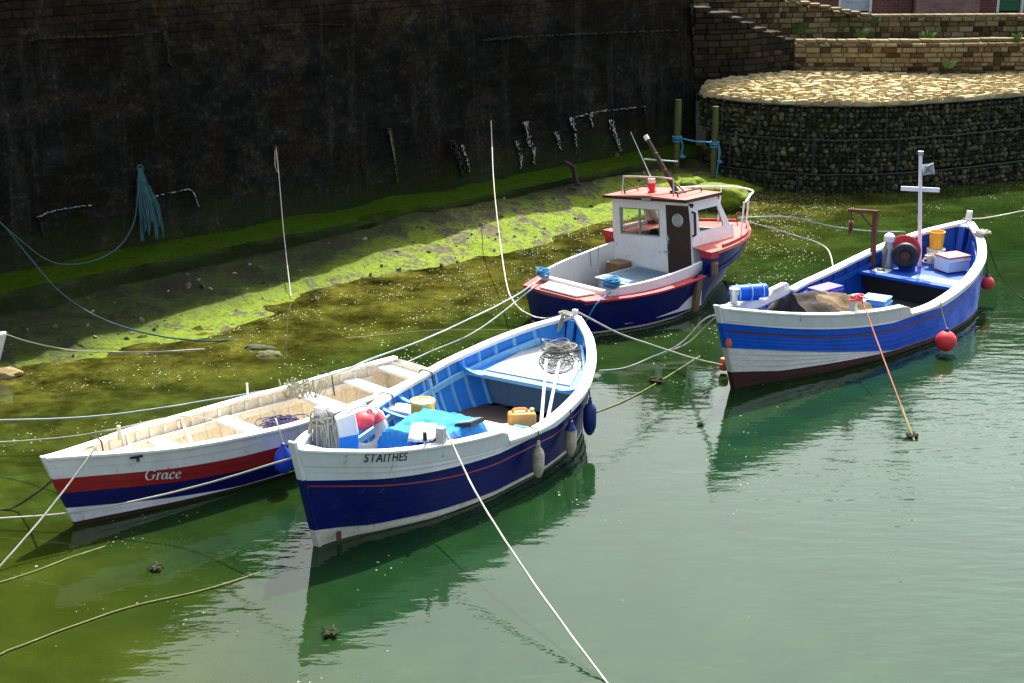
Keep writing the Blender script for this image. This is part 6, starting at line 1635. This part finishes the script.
# ---- the dinghy that just shows at the left edge
HS['dg'] = Hull(2.4, [.02, .12, .25, .40, .50, .55, .55, .52, .48, .45], [.01, .08, .2, .33, .42, .46, .46, .44, .4, .36], .46, .36, .40, .15, .05)
q_ = at(8, 334, .46); FR['dg'] = (q_.x-.02, q_.y, 186.)
dgr = boat_root('dg', 'dinghy', 'small white dinghy whose bow just shows at the left edge')
hull_shell('dg', dgr, [(lambda t: HS['dg'].sheer(t), 0, 4), (lambda t: .02, 1, 1), (lambda t: -.2, 1, 1)], [M['whitehull'], M['boot']], transom=True)
inner_shell('dg', dgr, M['creamlight'], lambda t: HS['dg'].sheer(t)-.01, .08, inset=-.03, transom=True)
rail('dg', dgr, lambda t: HS['dg'].sheer(t), .004, 1, M['white'], out=.025, inn=.05)
thwart('dg', dgr, 1.0, .3, M['white']); thwart('dg', dgr, 2.1, .3, M['white'])

# ================================================================== ropes
def rope(name, pts, r, mat, label, cat='rope', sag=0.0, group=None, n=10):
    P = crom(pts, n)
    if sag:
        L_ = len(P)-1
        for i, p in enumerate(P): p.z -= sag*4*(i/L_)*(1-i/L_)
    o = P[0].copy()
    mb = MB().tube([p-o+Vector((mnoise.noise(p*3)*r*.25, 0, mnoise.noise(p*4)*r*.25)) for p in P], r, 6)
    return tag(mb.build(name, M[mat], loc=o, smooth=60), label, cat, group)
stS = B('st', 5.72, .0, 1.16); bowS = B('st', .02, -.04, 1.08)
rope('mooring_rope', [at(-300, 428, -.02), at(-160, 425, .2), at(-30, 421, .34), at(100, 416, .38), at(230, 397, .50), at(300, 384, .62), at(345, 370, .66), at(372, 358.5, .68), at(430, 337, .66), at(508, 300, .60), B('rd', 4.32, -.6, .64)], .012, 'ropeblue', 'long pale teal rope running from the left edge to the stern of the cabin boat')
rope('mooring_rope', [at(360, 383, .28), at(430, 352, .36), at(478, 330, .46), B('rd', 4.62, -.50, .56)], .010, 'ropeblue', 'second thinner teal line just below the long teal rope at the cabin boat stern')
rope('mooring_rope', [at(-300, 452, -.02), at(-160, 448, .2), at(-30, 443, .3), at(20, 441, .36), at(75, 436, .55), B('gr', 1.05, .24, .83), B('gr', 1.9, .25, .74), B('gr', 2.75, .12, .42)], .008, 'ropewhite', 'thin pale line from the left edge through the far side of the white boat')
rope('mooring_rope', [at(-160, 528, -.03), at(-30, 520, .08), at(60, 514, .16), at(130, 502, .32), at(205, 484, .56), bowS], .010, 'ropewhite', 'white rope stretched from the left edge across the white boat to the navy bow')
rope('mooring_rope', [B('gr', .46, -.10, .86), B('gr', .46, -.20, .84), B('gr', .46, -.20, .84).lerp(at(-5, 572, 0), .5)+Vector((0, 0, -.04)), at(-5, 572, .0)], .010, 'ropewhite', 'pale rope slanting down left from the bow of the white boat')
rope('mooring_rope', [B('gr', .10, .03, .56), at(36, 493, .30), at(20, 504, .08), at(4, 509, .01), at(-30, 508, .0), at(-60, 507, -.06)], .012, 'ropedark', 'dark slack rope curving from the stem of the white boat to the left edge')
rope('floating_rope', [at(-220, 655, -.04), at(-30, 592, .004), at(30, 573, .008), at(72, 557, .006), at(110, 545, -.01)], .009, 'ropeweed', 'thin weedy rope lying in the water below the bow of the white boat')
rope('floating_rope', [at(-260, 700, -.04), at(-30, 661, .006), at(12, 649, .012), at(65, 629, .010), at(130, 607, .012), at(200, 591, .010), at(240, 579, .008), at(275, 567, -.02)], .008, 'ropeweed', 'yellow weedy rope floating across the bottom left water')
rope('mooring_rope', [B('st', 1.54, -.70, .98), B('st', 1.54, -.80, .90), at(480, 500, .62), at(535, 585, .30), at(607, 683, .0), at(650, 740, -.2)], .010, 'ropewhite', 'white rope running from the bollard of the navy boat down into the near water')
rope('mooring_rope', [B('bl', 2.36, -.74, .96), B('bl', 2.36, -.80, .93), B('bl', 2.36, -.80, .93).lerp(at(914, 441, 0), .40), B('bl', 2.36, -.80, .93).lerp(at(914, 441, 0), .78)], .010, 'ropered', 'red and white rope running from the near side of the blue boat')
rope('mooring_rope', [B('bl', 2.36, -.80, .93).lerp(at(914, 441, 0), .77), B('bl', 2.36, -.80, .93).lerp(at(914, 441, 0), .9), at(915, 442, -.02)], .017, 'ropeweed', 'weedy lower end of the red and white rope entering the water')
rope('mooring_rope', [stS, at(618, 333, .86), at(655, 346, .56), at(692, 358, .30), at(722, 365, .14)], .012, 'ropewhite', 'white rope from the navy sternpost to the orange float')
bB0 = B('bl', .10, .05, 1.10)
rope('mooring_rope', [bB0, at(704, 320, .75), at(680, 344, .34), at(650, 358, .12), at(625, 368, .02), at(598, 371, -.01)], .011, 'ropeblue', 'greenish slack rope from the bow of the blue boat, ending farthest left')
rope('mooring_rope', [B('bl', .12, .02, 1.14), at(706, 326, .70), at(688, 343, .40), at(668, 352, .15), at(650, 358, .0)], .011, 'ropewhite', 'shorter white slack rope from the bow of the blue boat into the water')
rope('mooring_rope', [B('rd', 4.18, .70, .64), at(598, 302, .56), at(588, 318, .32), at(578, 335, .02)], .011, 'ropebright', 'blue rope dropping from the near quarter coil of the cabin boat')
wp = on_wall(491, 121, .10)
rope('mooring_rope', [wp, wp.lerp(at(505, 275, .40), .5)+Vector((-.05, -.02, -.03)), at(505, 275, .40), at(514, 302, .42), at(530, 315, .55), at(548, 318, .80), stS], .011, 'ropewhite', 'pale rope from the quay wall past the cabin boat to the navy sternpost')
rope('wall_rope', [on_wall(276, 147, .08), on_wall(278, 165, .12), at(283, 225, .85), at(287, 262, .40), at(291, 296, .06)], .009, 'ropewhite', 'thin pale rope hanging from the middle of the quay wall to the shore')
rope('wall_rope', [on_wall(276, 147, .09), on_wall(277, 160, .10), on_wall(278, 172, .10), on_wall(275, 165, .11), on_wall(275, 150, .09)], .009, 'ropewhite', 'short doubled rope end knotted at the ring above the thin hanging rope')
rope('wall_rope', [on_wall(390, 131, .08), on_wall(392, 145, .10), on_wall(395, 160, .10)], .009, 'ropeweed', 'short weedy rope end hanging from the ring between the two long wall ropes')
rope('mooring_rope', [on_wall(-40, 190, .3), on_wall(0, 222, .45), at(30, 258, .98), at(60, 292, .66), at(100, 318, .40), at(150, 334, .18), at(205, 341, .05), at(250, 338, -.03)], .013, 'wallrope', 'thick teal rope sweeping from the left edge down over the shore')
rope('mooring_rope', [on_wall(138, 190, .16), on_wall(133, 225, .24), on_wall(115, 250, .35), on_wall(85, 263, .45), on_wall(52, 262, .45), on_wall(20, 240, .40), on_wall(-30, 195, .3)], .011, 'wallrope', 'slack dark teal rope from the hanging bundle to the left edge')
rope('mooring_rope', [B('dg', .02, 0, .46), at(30, 342, .22), at(70, 350, .04), at(110, 352, .01), at(150, 352, .005), at(205, 349, .005)], .010, 'ropewhite', 'pale line from the dinghy at the left edge lying across the shallows')
rope('mooring_rope', [B('rd', .10, -.05, 1.0), at(790, 217, .72), at(830, 226, .60), at(869, 231, .75), at(905, 232, .9)], .012, 'ropeblue', 'upper pale rope from the bow of the cabin boat passing behind the rusty gallows')
rope('mooring_rope', [B('rd', .06, .04, .95), at(790, 234, .70), at(825, 247, .64), B('bl', 4.75, .98, .62)], .012, 'ropewhite', 'lower white rope from the bow of the cabin boat to the blue boat')
rope('mooring_rope', [B('bl', 7.25, .05, 1.18), at(985, 218, .95), at(1024, 211, .85), at(1060, 206, .8), at(1110, 200, .72), at(1170, 193, .62), at(1240, 186, .5)], .012, 'ropewhite', 'pale rope from the stern of the blue boat to the right edge')
rope('mooring_rope', [B('bl', 7.0, -.42, 1.08), at(992, 256, .75), at(1000, 275, .36), at(1020, 296, .04), at(1050, 312, -.02)], .009, 'ropedark', 'thin dark rope from the near quarter of the blue boat')
rope('floating_rope', [at(347, 338, .004), at(395, 334, .006), at(440, 330, .006), at(520, 330, .0)], .008, 'ropeweed', 'thin pale rope afloat between the white boat and the cabin boat')
rope('floating_rope', [at(585, 416, .004), at(622, 402, .006), at(655, 384, .008), at(700, 356, .004)], .008, 'ropeweed', 'thin weedy rope afloat off the stern of the navy boat')
# rope bundle hanging on the quay wall
p0 = on_wall(140, 168, .12); mb = MB()
mb.torus(.05, .012, Matrix.Rotation(R(90), 4, 'X') @ Matrix.Rotation(R(40), 4, 'Y'), 14, 6)
for k in range(20):
    u = -1+2*k/19+rnd.uniform(-.1, .1); l_ = rnd.uniform(.85, 1.22); q = WU*(u*.10)+WN*rnd.uniform(.0, .07); q2 = WU*(u*.19+.06)+WN*(.06+rnd.uniform(0, .08))
    mb.tube(crom([Vector((0, 0, 0))+WU*u*.02, q+Vector((0, 0, -.32)), q2+Vector((0, 0, -l_*.8)), q2*1.05+Vector((0, 0, -l_)), q2*.95+WU*.03+Vector((0, 0, -l_*.75)), q+WU*.02+Vector((0, 0, -.3))], 5), .014, 5)
mb.torus(.06, .016, Matrix.Translation((0, 0, -.20)) @ Matrix.Scale(1, 4), 16, 6)
tag(mb.build('rope_bundle', M['wallrope'], loc=p0), 'thick bundle of teal rope hanging from a ring on the quay wall', 'rope')
# blue rope between the two mooring posts
za = 1.0
pa_, pb_ = pA+Vector((0, 0, .78)), pB+Vector((0, 0, .80))
rope('post_rope', [pa_+Vector((-.12, -.06, .03)), pa_+Vector((.05, -.09, 0)), pa_.lerp(pb_, .5)+Vector((0, -.05, -.03)), pb_+Vector((0, -.08, 0))], .018, 'ropebright', 'blue rope stretched between the two mooring posts')
for P_, lab, nn in ((pA, 'blue rope wound round the left mooring post with a hanging tail', 3), (pB, 'blue rope and brown rag wound round the right mooring post', 3)):
    mb = MB()
    for k in range(nn): mb.torus(.095, .018, Matrix.Translation((0, 0, .80-.05*k)) @ Matrix.Rotation(R(rnd.uniform(-8, 8)), 4, 'X'), 16, 6)
    mb.tube(crom([(.07, -.08, .78), (.12, -.1, .6), (.10, -.1, .45), (.13, -.1, .34)], 5), .016, 5); fluff_loops(mb, (.12, -.1, .36), .05, 5, .012, .8)
    if P_ is pB: mb.tube(crom([(.08, -.09, .8), (.09, -.1, .4), (.05, -.12, -.05), (.07, -.1, -.3)], 5), .013, 5)
    tag(mb.build('rope_turns', M['ropebright'], loc=P_), lab, 'rope')

# short lashings over the gunwales of the two near boats
for b, x, s, lab in (('st', 2.95, 1, 'dark lashing over the far gunwale of the navy boat, nearer the bow'), ('st', 3.75, 1, 'dark lashing over the far gunwale of the navy boat, nearer the stern'),
                     ('gr', .75, 1, 'dark rope turn inside the bow of the white boat'), ('gr', 4.15, 1, 'dark lashing near the stern seat of the white boat')):
    h_ = HS[b]; z = h_.sheer(h_.tx(x, .6))+.035; y = h_.half(x, z, 0)
    P = [B(b, x, s*(y+.045), z-.10), B(b, x, s*(y+.045), z+.012), B(b, x+.01, s*(y-.11), z+.014), B(b, x+.02, s*(y-.13), z-.08), B(b, x+.03, s*(y-.15), z-.26)]
    rope('gunwale_lashing', P, .009, 'ropedark', lab, n=5)
